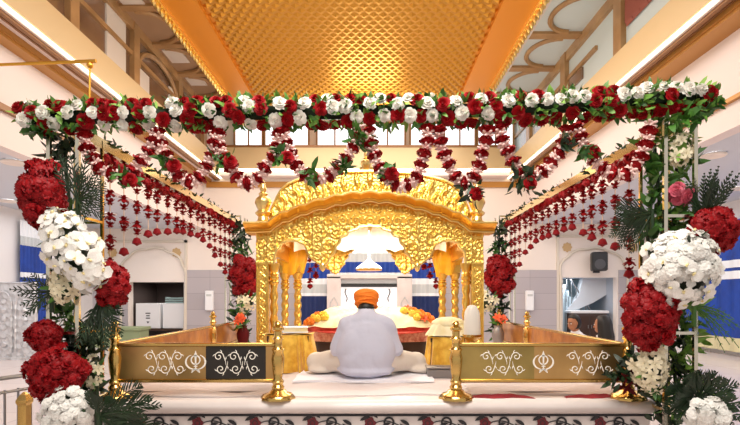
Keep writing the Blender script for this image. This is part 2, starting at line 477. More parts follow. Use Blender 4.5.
for y0 in (8.3, 9.7, 11.1): b.tube([(XR-.1-.5*math.sin(a), y0+.6+.58*math.cos(a), CZ+.03) for a in [PI*i/14 for i in range(15)]], .05, 6)
b.build('pier_reflection_trim', gallery_tan, gr)
b = MB(); b.span(CX1+.03, CX1+.2, 0, D, CZ-.02, CZ+.05); b.build('pale_cornice', gallery_white, gr, smooth=False)
b = MB()
for y0, y1, z0, z1 in ((9.6, 10.2, 4.2, 4.42), (10.7, 11.2, 4.15, 4.4), (11.9, 12.4, 3.85, 4.35), (12.9, 13.4, 3.9, 4.4)):
    b.span(XR+.21, XR+.25, y0, y1, E+z0, E+z1)  # brown patches approximate blurred reflections on the gallery wall
b.build('brown_reflection', gallery_brown, gr, smooth=False)
b = MB()
b.span(XR+.2, XR+.25, 6.9, 7.95, E+4.36, E+4.9)
for i in range(5): b.prism([(XR+.2, E+4.36), (XR+.25, E+4.36), (XR+.225, E+4.29)], 6.9+i*.21, 7.1+i*.21)
b.build('maroon_cloth', gallery_red, gr, smooth=False)
# side balcony beams --------------------------------------------------
def balcony(X, sg, nm, xb0, xb1, xw, ztop_open, lab):
    b = MB(); b.span(X, X+sg*.35, 0, D, E+3.36, E+3.81)
    o = struct('trim_balcony_'+nm, b, fascia_m, f'long gold painted balcony beam on the {nm} side of the hall', 'balcony beam')
    b = MB(); b.span(X+sg*.03, X+sg*.07, 0, D, E+3.335, E+3.36); b.build('led_strip', led, o, smooth=False)
    b = MB()
    b.span(X+sg*.10, X+sg*.16, 0, D, E+3.28, E+3.36); b.span(X+sg*.19, X+sg*.22, 0, D, E+3.29, E+3.36)
    b.build('brown_moulding', brown_m, o, smooth=False)
    b = MB(); b.span(X+sg*.065, xb0+sg*.02, 0, D, E+3.315, E+3.37); b.build('soffit', lilac_wall, o, smooth=False)
    b = MB(); b.span(xb0, xb1, 0, D, E+3.20, E+3.36); b.span(xb0-sg*.03, xb0+sg*.02, 0, D, E+3.24, E+3.36); b.build('gold_band', band_m, o, smooth=False)
    b = MB(); b.span(xw, xw+sg*.2, 0, D, E+ztop_open, E+3.36)
    w = struct('wall_upper_'+nm, b, lilac_wall, f'plain pale wall strip under the {nm} balcony above the aisle', 'wall')
    return o
balcony(XL, -1, 'left', -4.5, -4.70, -4.68, 1.92, '')
balcony(XR, 1, 'right', 4.11, 4.42, 4.40, 2.05, '')
# dark edging of the left aisle opening
b = MB(); b.span(-4.70, -4.62, 0, 13.9, E+2.36, E+2.44)
struct('trim_picture_rail_left', b, brown_m, 'thin dark rail along the left upper wall', 'wall trim')
b = MB(); b.span(4.34, 4.40, 0, 13.9, E+2.36, E+2.41)
struct('trim_picture_rail_right', b, band_m, 'thin dark rail along the right upper wall', 'wall trim')
# aisles --------------------------------------------------------------
b = MB(); b.span(-8, -4.87, 0, D, E+1.93, E+2.0)
struct('ceiling_aisle_left', b, aisle_ceil, 'flat grey white ceiling of the left aisle', 'ceiling')
b = MB(); b.span(4.59, 8, 0, D, E+2.06, E+2.13)
struct('ceiling_aisle_right', b, aisle_ceil, 'flat grey white ceiling of the right aisle', 'ceiling')
b = MB(); b.span(-8, -7.8, 0, D, 0, E+2.0)
struct('wall_left', b, aisle_wall, 'pale outer wall of the left aisle', 'wall')
b = MB(); b.span(7.8, 8, 0, D, 0, E+2.13)
struct('wall_right', b, aisle_wall, 'pale outer wall of the right aisle', 'wall')
# back wall with two openings -----------------------------------------
LO, RO = (-6.77, -5.25, .42), (5.44, 6.95, .55)
b = MB()
zt = E + 5.0
b.span(-8, LO[0], D, D+.2, 0, zt); b.span(LO[0], LO[1], D, D+.2, E+LO[2], zt)
b.span(LO[1], RO[0], D, D+.2, 0, zt); b.span(RO[0], RO[1], D, D+.2, E+RO[2], zt); b.span(RO[1], 8, D, D+.2, 0, zt)
wb = struct('wall_back', b, white_wall, 'cream white back wall of the hall behind the golden pavilion', 'wall')
b = MB()
for x0, x1 in ((-5.2, -1.95), (1.95, 5.38)): b.span(x0, x1, D-.04, D, 0, E+.76)
for x0, x1 in ((-8, LO[0]-.05), (RO[1]+.05, 8)): b.span(x0, x1, D-.04, D, 0, E+.76)
d_o = b.build('baseboard_back', dado_m, smooth=False); d_o['kind'] = 'structure'; tag(d_o, 'grey marble dado along the back wall', 'wall panelling')
b = MB(); b.span(-4.6, 4.4, D-.06, D, E+3.08, E+3.24)
struct('trim_back_band', b, band_m, 'gold brown band across the back wall above the pavilion', 'wall trim')
b = MB(); b.span(-8, -4.7, D-.05, D, E+.9, E+.96); b.span(4.6, 8, D-.05, D, E+.9, E+.96)
# back balcony beam
b = MB(); b.span(XL+.01, XR-.01, D-.5, D, E+3.5, E+4.09)
bo = struct('trim_balcony_back', b, fascia_m, 'gold balcony beam across the far end of the hall', 'balcony beam')
b = MB(); b.span(XL+.01, XR-.01, D-.46, D-.02, E+3.44, E+3.5); b.build('led_strip', led, bo, smooth=False)
b = MB(); b.span(XL+.01, XR-.01, D-.4, D, E+3.33, E+3.44); b.build('soffit', lilac_wall, bo, smooth=False)
b = MB(); b.span(XL+.01, XR-.01, D-.52, D, E+4.07, E+4.13); b.build('coping', brown_m, bo, smooth=False)
# windows above the back balcony
for i, (x0, x1) in enumerate(((236, 262), (266, 308), (318, 352), (371, 404), (411, 440), (445, 474), (478, 512))):
    a, c = (x0-VX)*D/F, (x1-VX)*D/F
    b = MB(); z0, z1 = E+4.12, E+4.86
    for s0, s1, t0, t1 in ((a-.05, a, z0, z1), (c, c+.05, z0, z1), (a-.05, c+.05, z1, z1+.06), ((a+c)/2-.02, (a+c)/2+.02, z0, z1)): b.span(s0, s1, D-.07, D, t0, t1)
    o = struct('window_%d' % (i+1), b, gallery_tan, f'{ORD[i]} bright window from the left above the far balcony beam', 'window')
    b = MB(); b.span(a, c, D-.03, D-.01, z0, z1); b.build('pane', win_glow, o, smooth=False)

# alcove rooms behind the openings
def alcove(nm, o, mroom, mwall, lab):
    b = MB(); x0, x1, zt = o[0], o[1], E+o[2]
    b.span(x0-.1, x0, D+.2, 16, 0, zt+.1, 0); b.span(x1, x1+.1, D+.2, 16, 0, zt+.1, 0)
    b.span(x0, x1, 15.9, 16, 0, zt+.1, 1); b.span(x0-.1, x1+.1, D+.2, 16, zt, zt+.1, 0)
    struct('wall_alcove_'+nm, b, [mroom, mwall], lab, 'alcove')
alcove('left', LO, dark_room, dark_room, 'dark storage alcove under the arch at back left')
alcove('right', RO, mat('alcove grey', '#A9AFBA', .6), stair_blue, 'pale stairwell opening under the arch at back right')

# arched surrounds
def surround(nm, x0, x1, zt, ax0, ax1, aspr, aapex, lab):
    b = MB(); y = D-.05
    for s0, s1, t0, t1 in ((x0, x0+.07, 0, zt), (x1-.07, x1, 0, zt), (x0, x1, zt-.07, zt)): b.span(s0, s1, y, D, t0, t1)
    # cusped arch moulding
    cx, hw = (ax0+ax1)/2, (ax1-ax0)/2; pts = []
    for i in range(49):
        a = PI*i/48; sc = 1 + .05*abs(math.sin(a*4.5))
        pts.append((cx - hw*math.cos(a)*sc, y, aspr + (aapex-aspr)*math.sin(a)**.8*sc))
    pts = [(ax0, y, 0)] + pts + [(ax1, y, 0)]
    b.tube(pts, .035, 6)
    o = b.build('trim_arch_'+nm, trimw); o['kind'] = 'structure'; tag(o, lab, 'arch moulding')
    b = MB()
    for xr in (x0+.3, x1-.3):
        b.add([], [])
        for r_, th in ((.13, .03), (.08, .05)):
            n = 40; b.add([(xr + r_*math.cos(2*PI*j/n)*(1+.1*math.cos(16*PI*j/n)), D-th, zt-.35 + r_*math.sin(2*PI*j/n)*(1+.1*math.cos(16*PI*j/n))) for j in range(n)], [tuple(range(n))])
    b.build('rosette', rosm, o)
trimw = mat('warm white moulding', '#D9CFC0', .5); rosm = mat('rosette gold', '#C9A878', .5)
surround('left', -7.55, -5.15, E+1.6, -7.0, -5.22, E+.55, E+1.35, 'cusped white arch moulding with rosettes on the back left wall')
surround('right', 5.25, 7.7, E+1.75, 5.36, 7.2, E+.6, E+1.35, 'cusped white arch moulding with rosettes on the back right wall')

# downlights -----------------------------------------------------------
dl = MB(); dl.lathe([(.10, 0), (.16, 0), (.17, -.015), (.15, -.03), (.11, -.012)], n=20); DL_R = dl.mesh('trim_ring', white_wall)
dl = MB(); dl.lathe([(.02, -.004), (.11, -.008), (.11, 0), (.02, 0)], n=20); DL_G = dl.mesh('glow_disc', lamp_glow)
for x, y, z, lab in ((-5.05, 7.1, E+1.92, 'round recessed downlight in the left aisle ceiling nearest the camera'),
                     (-7.2, 9.95, E+1.92, 'round recessed downlight in the left aisle ceiling near the outer wall'),
                     (-6.0, 11.5, E+1.92, 'round recessed downlight in the left aisle ceiling behind the hanging strings'),
                     (4.95, 7.2, E+2.05, 'round recessed downlight in the right aisle ceiling nearest the camera'),
                     (6.9, 9.4, E+2.05, 'round recessed downlight in the right aisle ceiling by the outer wall'),
                     (5.5, 9.6, E+2.05, 'round recessed downlight in the right aisle ceiling behind the hanging strings')):
    t = thing('ceiling_downlight', lab, 'downlight', (x, y, z), 'recessed aisle downlights')
    obj('trim_ring', DL_R, t); obj('glow_disc', DL_G, t)

# wall curtains on the side walls --------------------------------------
def wavy(x, y0, y1, z0, z1, amp=.025, n=40, waves=9, rip=True):
    b = MB()
    def fn(u, v):
        yy = y0+(y1-y0)*u
        return (x + amp*math.sin(u*waves*2*PI), yy, z0+(z1-z0)*v)
    b.grid(n*2, 3, fn); return b
def wall_curtain(x, y0, y1, bands, lab, nm='wall_curtain'):
    t = thing(nm, lab, 'curtain', (x, (y0+y1)/2, 0))
    for nme, z0, z1, m, off in bands:
        bb = wavy(x+off, y0, y1, z0, z1); o = bb.build(nme, m); o.parent = t; o.matrix_parent_inverse = Matrix.Translation(-Vector(t.location))
    return t
wall_curtain(-7.7, 11.0, 12.1, [('white_band', E+1.35, E+1.7, white_cloth, 0), ('grey_band', E+1.15, E+1.35, grey_cloth, .01), ('blue_panel', E+.55, E+1.15, blue_cloth, 0), ('white_band', E+.44, E+.55, white_cloth, .01), ('blue_panel', .1, E+.44, blue_cloth, 0)], 'blue curtain with white top bands on the left aisle wall')
wall_curtain(7.65, 8.5, 12.2, [('blue_panel', E+.78, E+1.62, blue_cloth, 0), ('white_band', E+.62, E+.78, white_cloth, -.01), ('blue_panel', E+.55, E+.62, blue_cloth, 0), ('white_band', E+.38, E+.55, white_cloth, -.01), ('blue_panel', E-.86, E+.38, blue_cloth, 0), ('cream_trim', E-1.15, E-.86, trim_cream, -.01)], 'wide blue curtain with white bands on the right aisle wall')

# silver embossed panel, left
b = MB(); x0, x1 = -7.55, -6.66
b.span(x0, x1, 9.97, 10.03, .04, E+.3, bev=.01)
t = thing('silver_panel', 'tall embossed silver panel standing behind the steel barrier at far left', 'panel', ((x0+x1)/2, 10, 0))
def child(b, name, m, t, **k):
    o = b.build(name, m, **k); o.parent = t; o.matrix_parent_inverse = Matrix.Translation(-Vector(t.location)); return o
child(b, 'board', silver_relief, t)
b = MB()
for i in range(2):
    cx = x0 + .24 + i*.42; pts = [(cx-.17, 9.955, .15)] + [(cx - .17*math.cos(a), 9.955, E-.2+.3*math.sin(a)) for a in [PI*k/12 for k in range(13)]] + [(cx+.17, 9.955, .15)]
    b.tube(pts, .02, 6)
    for k in range(6): b.ell((cx, 9.96, .3+k*.17), (.07, .02, .06), 10, 6)
b.tube([(x0+.02, 9.96, .06), (x0+.02, 9.96, E+.28), (x1-.02, 9.96, E+.28), (x1-.02, 9.96, .06)], .025, 6)
child(b, 'relief_arch', silver_relief, t)
b = MB(); b.span(x0, x1, 9.93, 10.07, 0, .05); child(b, 'foot_rail', silver_relief, t)

# steel barrier + gold newel, lower left
t = thing('steel_barrier', 'grey steel barrier with upright bars at lower left', 'railing', (-2.8, 3.9, 0))
b = MB(); p0, p1 = Vector((-3.0, 3.35, .63)), Vector((-2.74, 4.1, .62))
for dz, rd in ((0, .017), (.11, .012), (.55, .014)):
    b = MB(); b.tube([p0-Vector((0, 0, dz)), p1-Vector((0, 0, dz))], rd, 8); child(b, 'rail', steel, t)
for i in range(8):
    q = p0.lerp(p1, (i+.2)/7.6); b = MB(); b.tube([(q.x, q.y, 0), (q.x, q.y, .53)], .009, 8); child(b, 'bar', steel, t)
b = MB(); b.lathe([(.06, 0), (.06, .03), (.045, .05), (.045, .42), (.058, .44), (.058, .46), (.03, .5), (.008, .52)], n=4)
o = b.build('newel_post', brass, loc=(-2.66, 3.85, 0), smooth=False); o.rotation_euler.z = PI/4
tag(o, 'square gold newel post at the end of the steel barrier', 'post')

# back left alcove contents ------------------------------------------
t = thing('cardboard_carton', 'left white carton with printed marks in the back left alcove', 'box', (-6.35, D+.45, 0.35), 'white cartons in the alcove')
def carton(t, w, pr):
    b = MB(); b.span(-w/2, w/2, -.25, .25, 0, .72, bev=.01); b.build('carton_body', carton_m, t)
    if pr:
        b = MB(); 
        for k, ww in enumerate((.14, .10, .12)): b.span(-ww/2, ww/2, -.256, -.251, .42-k*.07, .45-k*.07)
        b.prism([(-.04, .2), (.04, .2), (0, .14)], -.256, -.251); b.build('printed_marks', ink, t, smooth=False)
    b = MB(); b.span(-w/2, w/2, -.02, .02, .718, .724); b.build('tape', trimw, t, smooth=False)
carton(t, .7, True)
t = thing('cardboard_carton', 'right plain white carton in the back left alcove', 'box', (-5.6, D+.45, 0.35), 'white cartons in the alcove'); carton(t, .66, False)
t = thing('storage_bench', 'low dark bench under the white cartons', 'bench', (-6.0, D+.5, 0))
b = MB(); b.span(-.74, .74, -.35, .35, .29, .35); b.build('bench_top', dark_wood, t, smooth=False)
for sx in (-.68, .68):
    for sy in (-.28, .28):
        b = MB(); b.span(sx-.03, sx+.03, sy-.03, sy+.03, 0, .29); b.build('leg', dark_wood, t, smooth=False)
t = thing('folded_cloth', 'folded teal cloth on top of the right white carton', 'cloth', (-5.62, D+.42, 1.075))
for k in range(3):
    b = MB(); b.grid(12, 8, lambda u, v: (-.26+.52*u, -.16+.32*v, .06*k + .03 + .02*math.sin(u*7+k))); b.grid(12, 8, lambda u, v: (-.26+.52*u, -.16+.32*v, .06*k + .005)); b.span(-.26, .26, -.165, -.155, .06*k, .06*k+.04)
    b.build('cloth_fold', teal_m, t)
t = thing('counter_table', 'long pale green counter in front of the back left arch', 'counter', (-6.4, 12.6, 0))
b = MB(); b.span(-.7, .75, -.3, .3, .42, .5, bev=.01); b.build('counter_top', green_m, t)
b = MB(); b.span(-.66, .71, -.26, .26, 0, .42); b.build('counter_body', green_m, t, smooth=False)

# wall boxes
def wall_box(px, lab):
    x = (px-VX)*14.0/F; t = thing('wall_box', lab, 'switch box', (x, D-.04, E-.38))
    b = MB(); b.span(-.11, .11, -.12, 0, 0, .56, bev=.02); b.build('box_body', white_cloth, t)
    b = MB(); b.span(-.07, .07, -.125, -.118, .4, .46); b.build('front_plate', grey_cloth, t, smooth=False)
wall_box(209.5, 'white wall box on the grey dado left of the pavilion'); wall_box(529.5, 'white wall box on the grey dado right of the pavilion')

# black speaker on the right arch tympanum
t = thing('wall_speaker', 'black loudspeaker mounted inside the back right arch', 'loudspeaker', tuple(at(599, 271, 13.75)))
b = MB(); b.span(-.2, .2, -.15, .15, 0, .52, bev=.03); o = b.build('cabinet', black_plastic, t)
b = MB(); b.lathe([(.02, 0), (.13, -.01), (.14, .01), (.02, .02)], n=18); o = b.build('woofer', ink, t, (0, -.155, .18)); o.rotation_euler.x = PI/2
b = MB(); b.tube([(0, .1, -.02), (0, .33, -.02)], .02, 6); b.span(-.15, .02, .0, .05, -.05, 0); b.build('bracket', black_plastic, t)
t.rotation_euler.z = -.25

# staircase in the right alcove
t = thing('staircase', 'pale blue staircase with handrail rising inside the back right opening', 'staircase', (5.5, 15.25, 0))
for i in range(9):
    b = MB(); b.span(.95-.1*i, 1.07-.1*i, -.5, .5, .0, .18*(i+1)); b.build('step', stair_blue, t, smooth=False)
b = MB(); b.tube([(1.1, -.5, .7), (.05, -.5, 2.35)], .025, 6)
b.build('handrail', steel, t)
for i in range(7):
    b = MB(); x = 1.0-.14*i; b.tube([(x, -.5, .1+.2*i), (x, -.5, .8+.22*i)], .012, 6); b.build('baluster', steel, t)

b = MB(); P = [at(x, y, 14.75) for x, y in ((583, 276), (618, 276), (614, 290), (592, 303), (571, 312), (567, 309), (578, 296))]
b.prism([(p.x-5.5, p.z) for p in P], -.54, -.5+.2); b.build('stair_soffit', mat('stair soffit paint', '#C9CCD2', .5), t, smooth=False)
t = thing('low_cabinet', 'dark low cabinet with white top under the stairs at back right', 'cabinet', (6.3, 14.56, 0))
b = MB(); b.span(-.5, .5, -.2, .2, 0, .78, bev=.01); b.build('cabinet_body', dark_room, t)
b = MB(); b.span(-.55, .55, -.24, .22, .78, .86, bev=.015); b.build('cabinet_top', carton_m, t)
for dx in (-.24, .24):
    b = MB(); b.span(dx-.22, dx+.22, -.215, -.2, .08, .7); o = b.build('cabinet_door', dark_wood, t, smooth=False)
    b = MB(); b.tube([(dx*.2, -.235, .35), (dx*.2, -.235, .45)], .01, 6); b.build('handle', steel, o)
# back centre: marble doorway + blue curtains ---------------------------
t = thing('marble_doorway', 'white marble doorway with glowing white panel behind the pavilion', 'doorway', (0, 13.8, 0))
pxl = lambda p: (p-VX)*13.5/F
pz = lambda y: E+(HY-y)*13.5/F
for s0, s1 in ((327, 341), (397, 412)):
    b = MB(); b.span(pxl(s0), pxl(s1), -.35, -.15, 0, pz(276), bev=.02); b.build('jamb', marble, t)
    b = MB(); cx = (pxl(s0)+pxl(s1))/2
    b.tube([(cx-.1, -.36, pz(335)), (cx-.1, -.36, pz(303)), (cx, -.36, pz(297)), (cx+.1, -.36, pz(303)), (cx+.1, -.36, pz(335))], .012, 5)
    for k in range(3): b.ell((cx, -.355, pz(308+k*9)), (.05, .012, .08), 8, 6)
    b.build('carved_relief', grey_cloth, t)
b = MB(); b.span(pxl(327), pxl(412), -.35, -.15, pz(279), pz(274), bev=.02); b.build('lintel', marble, t)
b = MB(); b.span(pxl(340), pxl(399), -.3, -.2, pz(287), pz(283.5)); b.build('black_rod', black_plastic, t, smooth=False)
b = MB(); b.span(pxl(341), pxl(397), -.2, -.17, .1, pz(287)); b.build('glow_panel', door_glow, t, smooth=False)  # brightness of the door put in as emission
b = MB(); b.span(pxl(341), pxl(397), -.2, -.17, pz(283.5), pz(279)); b.build('white_band', white_cloth, t, smooth=False)
b = MB()
for px, s in ((346, 1), (389, -1)):
    b.tube([(pxl(px)+s*.03*math.sin(k*.9), -.22, pz(298)+.05*k-.1) for k in range(8)], .02, 5)
b.build('dark_ornament', steel, t)
# two curtains flank it plus one valance above
def hall_curtain(x0, x1, bands, lab):
    t = thing('stage_curtain', lab, 'curtain', ((x0+x1)/2, 13.85, 0))
    for nme, y0, y1, m in bands:
        b = MB(); n = int((x1-x0)/.03)+4
        b.grid(n, 3, lambda u, v: (x0-(x0+x1)/2+(x1-x0)*u, .03*math.sin(u*(x1-x0)*26), pz(y0)+(pz(y1)-pz(y0))*v)); b.build(nme, m, t)
bl = [('blue_band', 262, 278, blue_cloth), ('white_band', 278, 284, white_cloth), ('grey_band', 284, 293, grey_cloth), ('white_band', 293, 296, white_cloth), ('navy_panel', 296, 338, navy_cloth)]
hall_curtain(pxl(298), pxl(329), bl, 'blue and navy curtain left of the white doorway')
hall_curtain(pxl(411), pxl(442), bl, 'blue and navy curtain right of the white doorway')
hall_curtain(pxl(334), pxl(406), [('lattice_band', 252, 261, grey_cloth), ('blue_band', 261, 272, blue_cloth), ('white_band', 272, 275.5, white_cloth)], 'blue valance with pale lattice band above the white doorway')
# glowing arch high on back wall centre, imitates strongly lit white wall
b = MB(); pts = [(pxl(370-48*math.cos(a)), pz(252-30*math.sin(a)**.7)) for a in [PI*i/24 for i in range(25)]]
b.prism(pts, 14.02, 14.1); o = b.build('trim_glow_arch', door_glow, smooth=False); o['kind'] = 'structure'; tag(o, 'white arch with painted glow on the back wall above the blue valance', 'lit wall area')

# ================================================================== PLATFORM
t = thing('marble_platform', 'white marble platform with floral stone inlay carrying the golden pavilion', 'platform', (0, 4.9, 0))
b = MB(); b.span(-1.78, 1.78, -1.72, 1.85, 0, PZ-.09); b.build('platform_body', marble, t, smooth=False)
b = MB(); b.span(-1.82, 1.82, -1.78, 1.9, PZ-.085, PZ, bev=.03); b.build('edge_slab', marble, t, smooth=True, angle=60)
b = MB()
b.span(-1.8, 1.8, -1.735, -1.72, PZ-.105, PZ-.092, 0); b.span(-1.78, 1.78, -1.724, -1.72, PZ-.285, PZ-.27, 0)
yf = -1.727
def disc(mb, x, z, r, n=10, k=0, y=yf, lob=0, amp=.2):
    mb.add([(x + r*(1+amp*math.cos(lob*2*PI*j/n) if lob else r/r)*math.cos(2*PI*j/n), y, z + r*(1+amp*math.cos(lob*2*PI*j/n) if lob else 1)*math.sin(2*PI*j/n)) for j in range(n)], [tuple(range(n))], k)
def ring(mb, x, z, r, w, n=16, k=0, y=yf):
    vs = []
    for j in range(n):
        a = 2*PI*j/n
        vs += [(x+r*math.cos(a), y, z+r*math.sin(a)), (x+(r-w)*math.cos(a), y, z+(r-w)*math.sin(a))]
    mb.add(vs, [(2*j, 2*((j+1) % n), 2*((j+1) % n)+1, 2*j+1) for j in range(n)], k)
zc = PZ-.165; per = .365
vine = [(-1.76+i*.02, yf+.004, zc + .028*math.sin((-1.76+i*.02)*2*PI/per)) for i in range(177)]
b.tube(vine, .0045, 4, 0)
i = -5
while i*per < 1.9:
    x = i*per
    if -1.72 < x < 1.72: disc(b, x, zc+.015, .036, 20, 1, lob=5, amp=.16); ring(b, x, zc+.015, .018, .005, k=0, y=yf-.002)
    x2 = x + per*.33
    if -1.72 < x2 < 1.72: ring(b, x2, zc+.02, .036, .013, 16, 0); 
    for dx, dz, a in ((.07, -.02, .6), (.19, .035, -.5), (.25, -.03, 2.6), (.30, .03, .4), (.22, -.045, 3.6), (.05, .045, 2.2)):
        x3, z3 = x+dx, zc+dz
        if -1.72 < x3 < 1.72:
            L, W = .075, .015; ca, sa = math.cos(a), math.sin(a)
            P = [(0, 0), (L*.25, W*.8), (L*.5, W), (L*.75, W*.7), (L, -W*.4), (L*.75, -W*.5), (L*.5, -W*.6), (L*.25, -W*.5)]
            b.add([(x3+p*ca-q*sa, yf-.001, z3+p*sa+q*ca) for p, q in P], [tuple(range(8))], 0)
    i += 1
b.build('floral_inlay', [inlay_black, inlay_red], t, smooth=False)

# white floor sheet over the platform, with a soft front fold
b = MB()
def sh(u, v):
    x = -1.7+3.4*u; y = 3.27+.035*math.sin(x*2.1)+.02*math.sin(x*7) + v*3.2
    return (x, y, PZ + .006 + (.018 + .008*math.sin(x*9) if 0 < v < .06 else .004) + .004*math.sin(x*13+y*5))
b.grid(90, 60, sh); b.grid(90, 2, lambda u, v: (sh(u, 0)[0], sh(u, 0)[1]-.002, PZ+.001 + (sh(u, 0)[2]-PZ)*v))
o = b.build('white_floor_sheet', sheet_m, angle=180); tag(o, 'large white cotton sheet spread over the marble platform', 'sheet')
for x0, x1, lab in ((.62, 1.06, 'red carpet edge showing under the white sheet near the right gate post'), (1.26, 1.66, 'red carpet edge showing under the white sheet at the right corner')):
    b = MB(); b.grid(24, 3, lambda u, v: (x0+(x1-x0)*u, 3.205+.045*v+.012*math.sin(u*11), PZ+.002+.02*math.sin(PI*u)*v + .002*math.sin(u*30)))
    o = b.build('red_carpet_edge', red_carpet); tag(o, lab, 'carpet')
b = MB(); b.grid(60, 8, lambda u, v: (-1.66+1.0*u, 3.33+.18*v, PZ+.022+.035*math.sin(PI*v)*(.7+.3*math.sin(u*8))))
o = b.build('rolled_white_sheet', sheet_m, angle=180); tag(o, 'rolled white sheet edge under the left front railing', 'sheet')
b = MB(); b.grid(60, 8, lambda u, v: (.66+1.0*u, 3.33+.18*v, PZ+.022+.03*math.sin(PI*v)*(.7+.3*math.sin(u*9))))
o = b.build('rolled_white_sheet', sheet_m, angle=180); tag(o, 'rolled white sheet edge under the right front railing', 'sheet')

# ================================================================== RAILINGS
def post_meshes(h=.50, r=.028):
    b = MB(); b.lathe([(r*1.25, .05), (r*1.5, .075), (r*1.1, .09), (r*1.4, .11), (r*.95, .13), (r*1.2, .17), (r*1.5, h*.52), (r*1.15, h*.6), (r*1.5, h*.63), (r*.95, h*.66), (r*.9, h*.74), (r*1.35, h*.77), (r*.9, h*.8), (r*.9, h*.87)], n=20)
    p = b.mesh('post', brass, angle=50)
    b = MB(); b.lathe([(.105, 0), (.105, .012), (.09, .03), (.06, .04), (.05, .055), (.03, .06)], n=20, fn=lambda a, q, z: q*(1+.06*math.cos(10*a)) if z < .035 else q)
    ba = b.mesh('base_plate', brass, angle=50)
    b = MB(); b.lathe([(r*.9, h*.86), (r*1.4, h*.885), (r*1.3, h*.91), (r*.6, h*.93), (r*.9, h*.955), (r*.6, h*.985), (.003, h)], n=20)
    return p, ba, b.mesh('finial', brass, angle=50)
POST = post_meshes()
def put_post(t, loc):
    p = obj('post', POST[0], t, loc); obj('base_plate', POST[1], p); obj('finial', POST[2], p)
def scroll(mb, cx, cz, r, sgn, vz, y, tail=.0, w=.003):
    pts = []
    for k in range(30):
        t = k/29; a = t*2.6*PI; rad = r*(1-.82*t)
        pts.append((cx + sgn*(rad*math.cos(a)), y, cz + vz*(rad*math.sin(a))))
    n = 10
    p0 = pts[0]; tailp = [(p0[0]+sgn*0 - sgn*tail*(1-(k/n)**1.5)*1.0*0 + sgn*tail*(-(1-k/n))*-1*0 , y, p0[2]-vz*tail*(1-k/n)) for k in range(n)]
    tailp = [(cx + sgn*(r + tail*.25*math.sin(PI*(1-k/n)*.5)) , y, cz - vz*tail*(1-k/n)) for k in range(n)] if tail else []
    allp = tailp + pts
    for ki in (6, 13, 19):
        if ki < len(allp)-1:
            o = Vector(allp[ki]); tg = (Vector(allp[ki+1])-o).normalized(); nn = Vector((-tg.z, 0, tg.x))*sgn*vz*-1
            mb.tube([o, o+tg*.008+nn*.010, o+tg*.019+nn*.014], [w*.8, w*1.1, w*.2], 5)
    mb.tube(allp, [w*(.4+.6*min(1, i/8)) for i in range(len(tailp)+len(pts))], 5)
def khanda(mb, cx, cz, s, y):
    """upright double edged sword, ring, and two curved swords"""
    def poly(P): mb.prism([(cx+p*s, cz+q*s) for p, q in P], y, y+.004)
    poly([(-.05, -.35), (.05, -.35), (.07, .35), (.13, .62), (0, 1.0), (-.13, .62), (-.07, .35)])
    poly([(-.17, -.42), (.17, -.42), (.17, -.35), (-.17, -.35)]); poly([(-.04, -.72), (.04, -.72), (.04, -.42), (-.04, -.42)])
    n = 24
    for j in range(n):
        a, a2 = 2*PI*j/n, 2*PI*(j+1)/n
        poly([(.44*math.cos(a), .18+.44*math.sin(a)), (.44*math.cos(a2), .18+.44*math.sin(a2)), (.34*math.cos(a2), .18+.34*math.sin(a2)), (.34*math.cos(a), .18+.34*math.sin(a))])
    for sg in (-1, 1):
        for j in range(14):
            t, t2 = j/14, (j+1)/14
            def pt(t, o):
                a = math.radians(62 - 150*t); wd = .14*math.sin(PI*min(1, .08+t*.8))+.02
                r = .80 + (wd if o else 0)*.9
                return (sg*r*math.cos(a)*1.0, .02+r*math.sin(a)*.82)
            poly([pt(t, 0), pt(t2, 0), pt(t2, 1), pt(t, 1)] if sg > 0 else [pt(t, 1), pt(t2, 1), pt(t2, 0), pt(t, 0)])
        poly([(sg*.02, -.62), (sg*.30, -.86), (sg*.36, -.78), (sg*.08, -.54)][::sg]); poly([(-sg*.02, -.70), (-sg*.34, -.97), (-sg*.40, -.90), (-sg*.06, -.62)][::-sg])
YR = 3.2
def front_rail(nm, x0, x1, inner, lab, plates, em, scrolls):
    t = thing('brass_railing', lab, 'railing', ((x0+x1)/2, YR, PZ))
    cx = (x0+x1)/2
    for x, me in ((inner, POST), ((x0 if abs(x0) > abs(x1) else x1), POST)):
        put_post(t, (x-cx, 0, 0))
    for nme, z, hh in (('top_rail', .345, .012), ('bottom_rail', .115, .012)):
        b = MB(); b.span(x0-cx, x1-cx, -.017, .017, z-hh, z+hh, bev=.006); b.build(nme, brass, t)
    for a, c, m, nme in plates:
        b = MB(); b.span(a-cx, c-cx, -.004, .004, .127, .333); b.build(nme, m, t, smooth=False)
    for x, z, r, sg, vz, tl in scrolls:
        b = MB(); scroll(b, x-cx, z, r, sg, vz, -.006, tl); b.build('etched_scroll', etch, t)
    b = MB(); khanda(b, em-cx, .235, .072, -.009); b.build('khanda_emblem', etch, t, smooth=False)
q = lambda px: (px-VX)*YR/F
sl = []
for px, sg in ((150, 1), (163, 1), (178, -1), (219, 1), (234, 1), (252, -1)):
    sl += [(q(px), .27, .032, sg, 1, .055), (q(px+2), .19, .032, sg, -1, .05)]
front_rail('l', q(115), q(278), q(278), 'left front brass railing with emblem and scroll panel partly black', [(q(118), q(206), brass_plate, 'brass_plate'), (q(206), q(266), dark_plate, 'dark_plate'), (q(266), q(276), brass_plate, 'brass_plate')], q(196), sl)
sl = []
for px, sg in ((486, 1), (500, 1), (516, -1), (572, 1), (588, 1), (604, -1)):
    sl += [(q(px), .27, .03, sg, 1, .05), (q(px+3), .19, .03, sg, -1, .05)]
front_rail('r', q(456), q(628), q(456), 'right front brass railing with emblem and olive brass scroll panel', [(q(459), q(534), olive_plate, 'olive_plate'), (q(534), q(626), brass_plate, 'brass_plate')], q(543), sl)
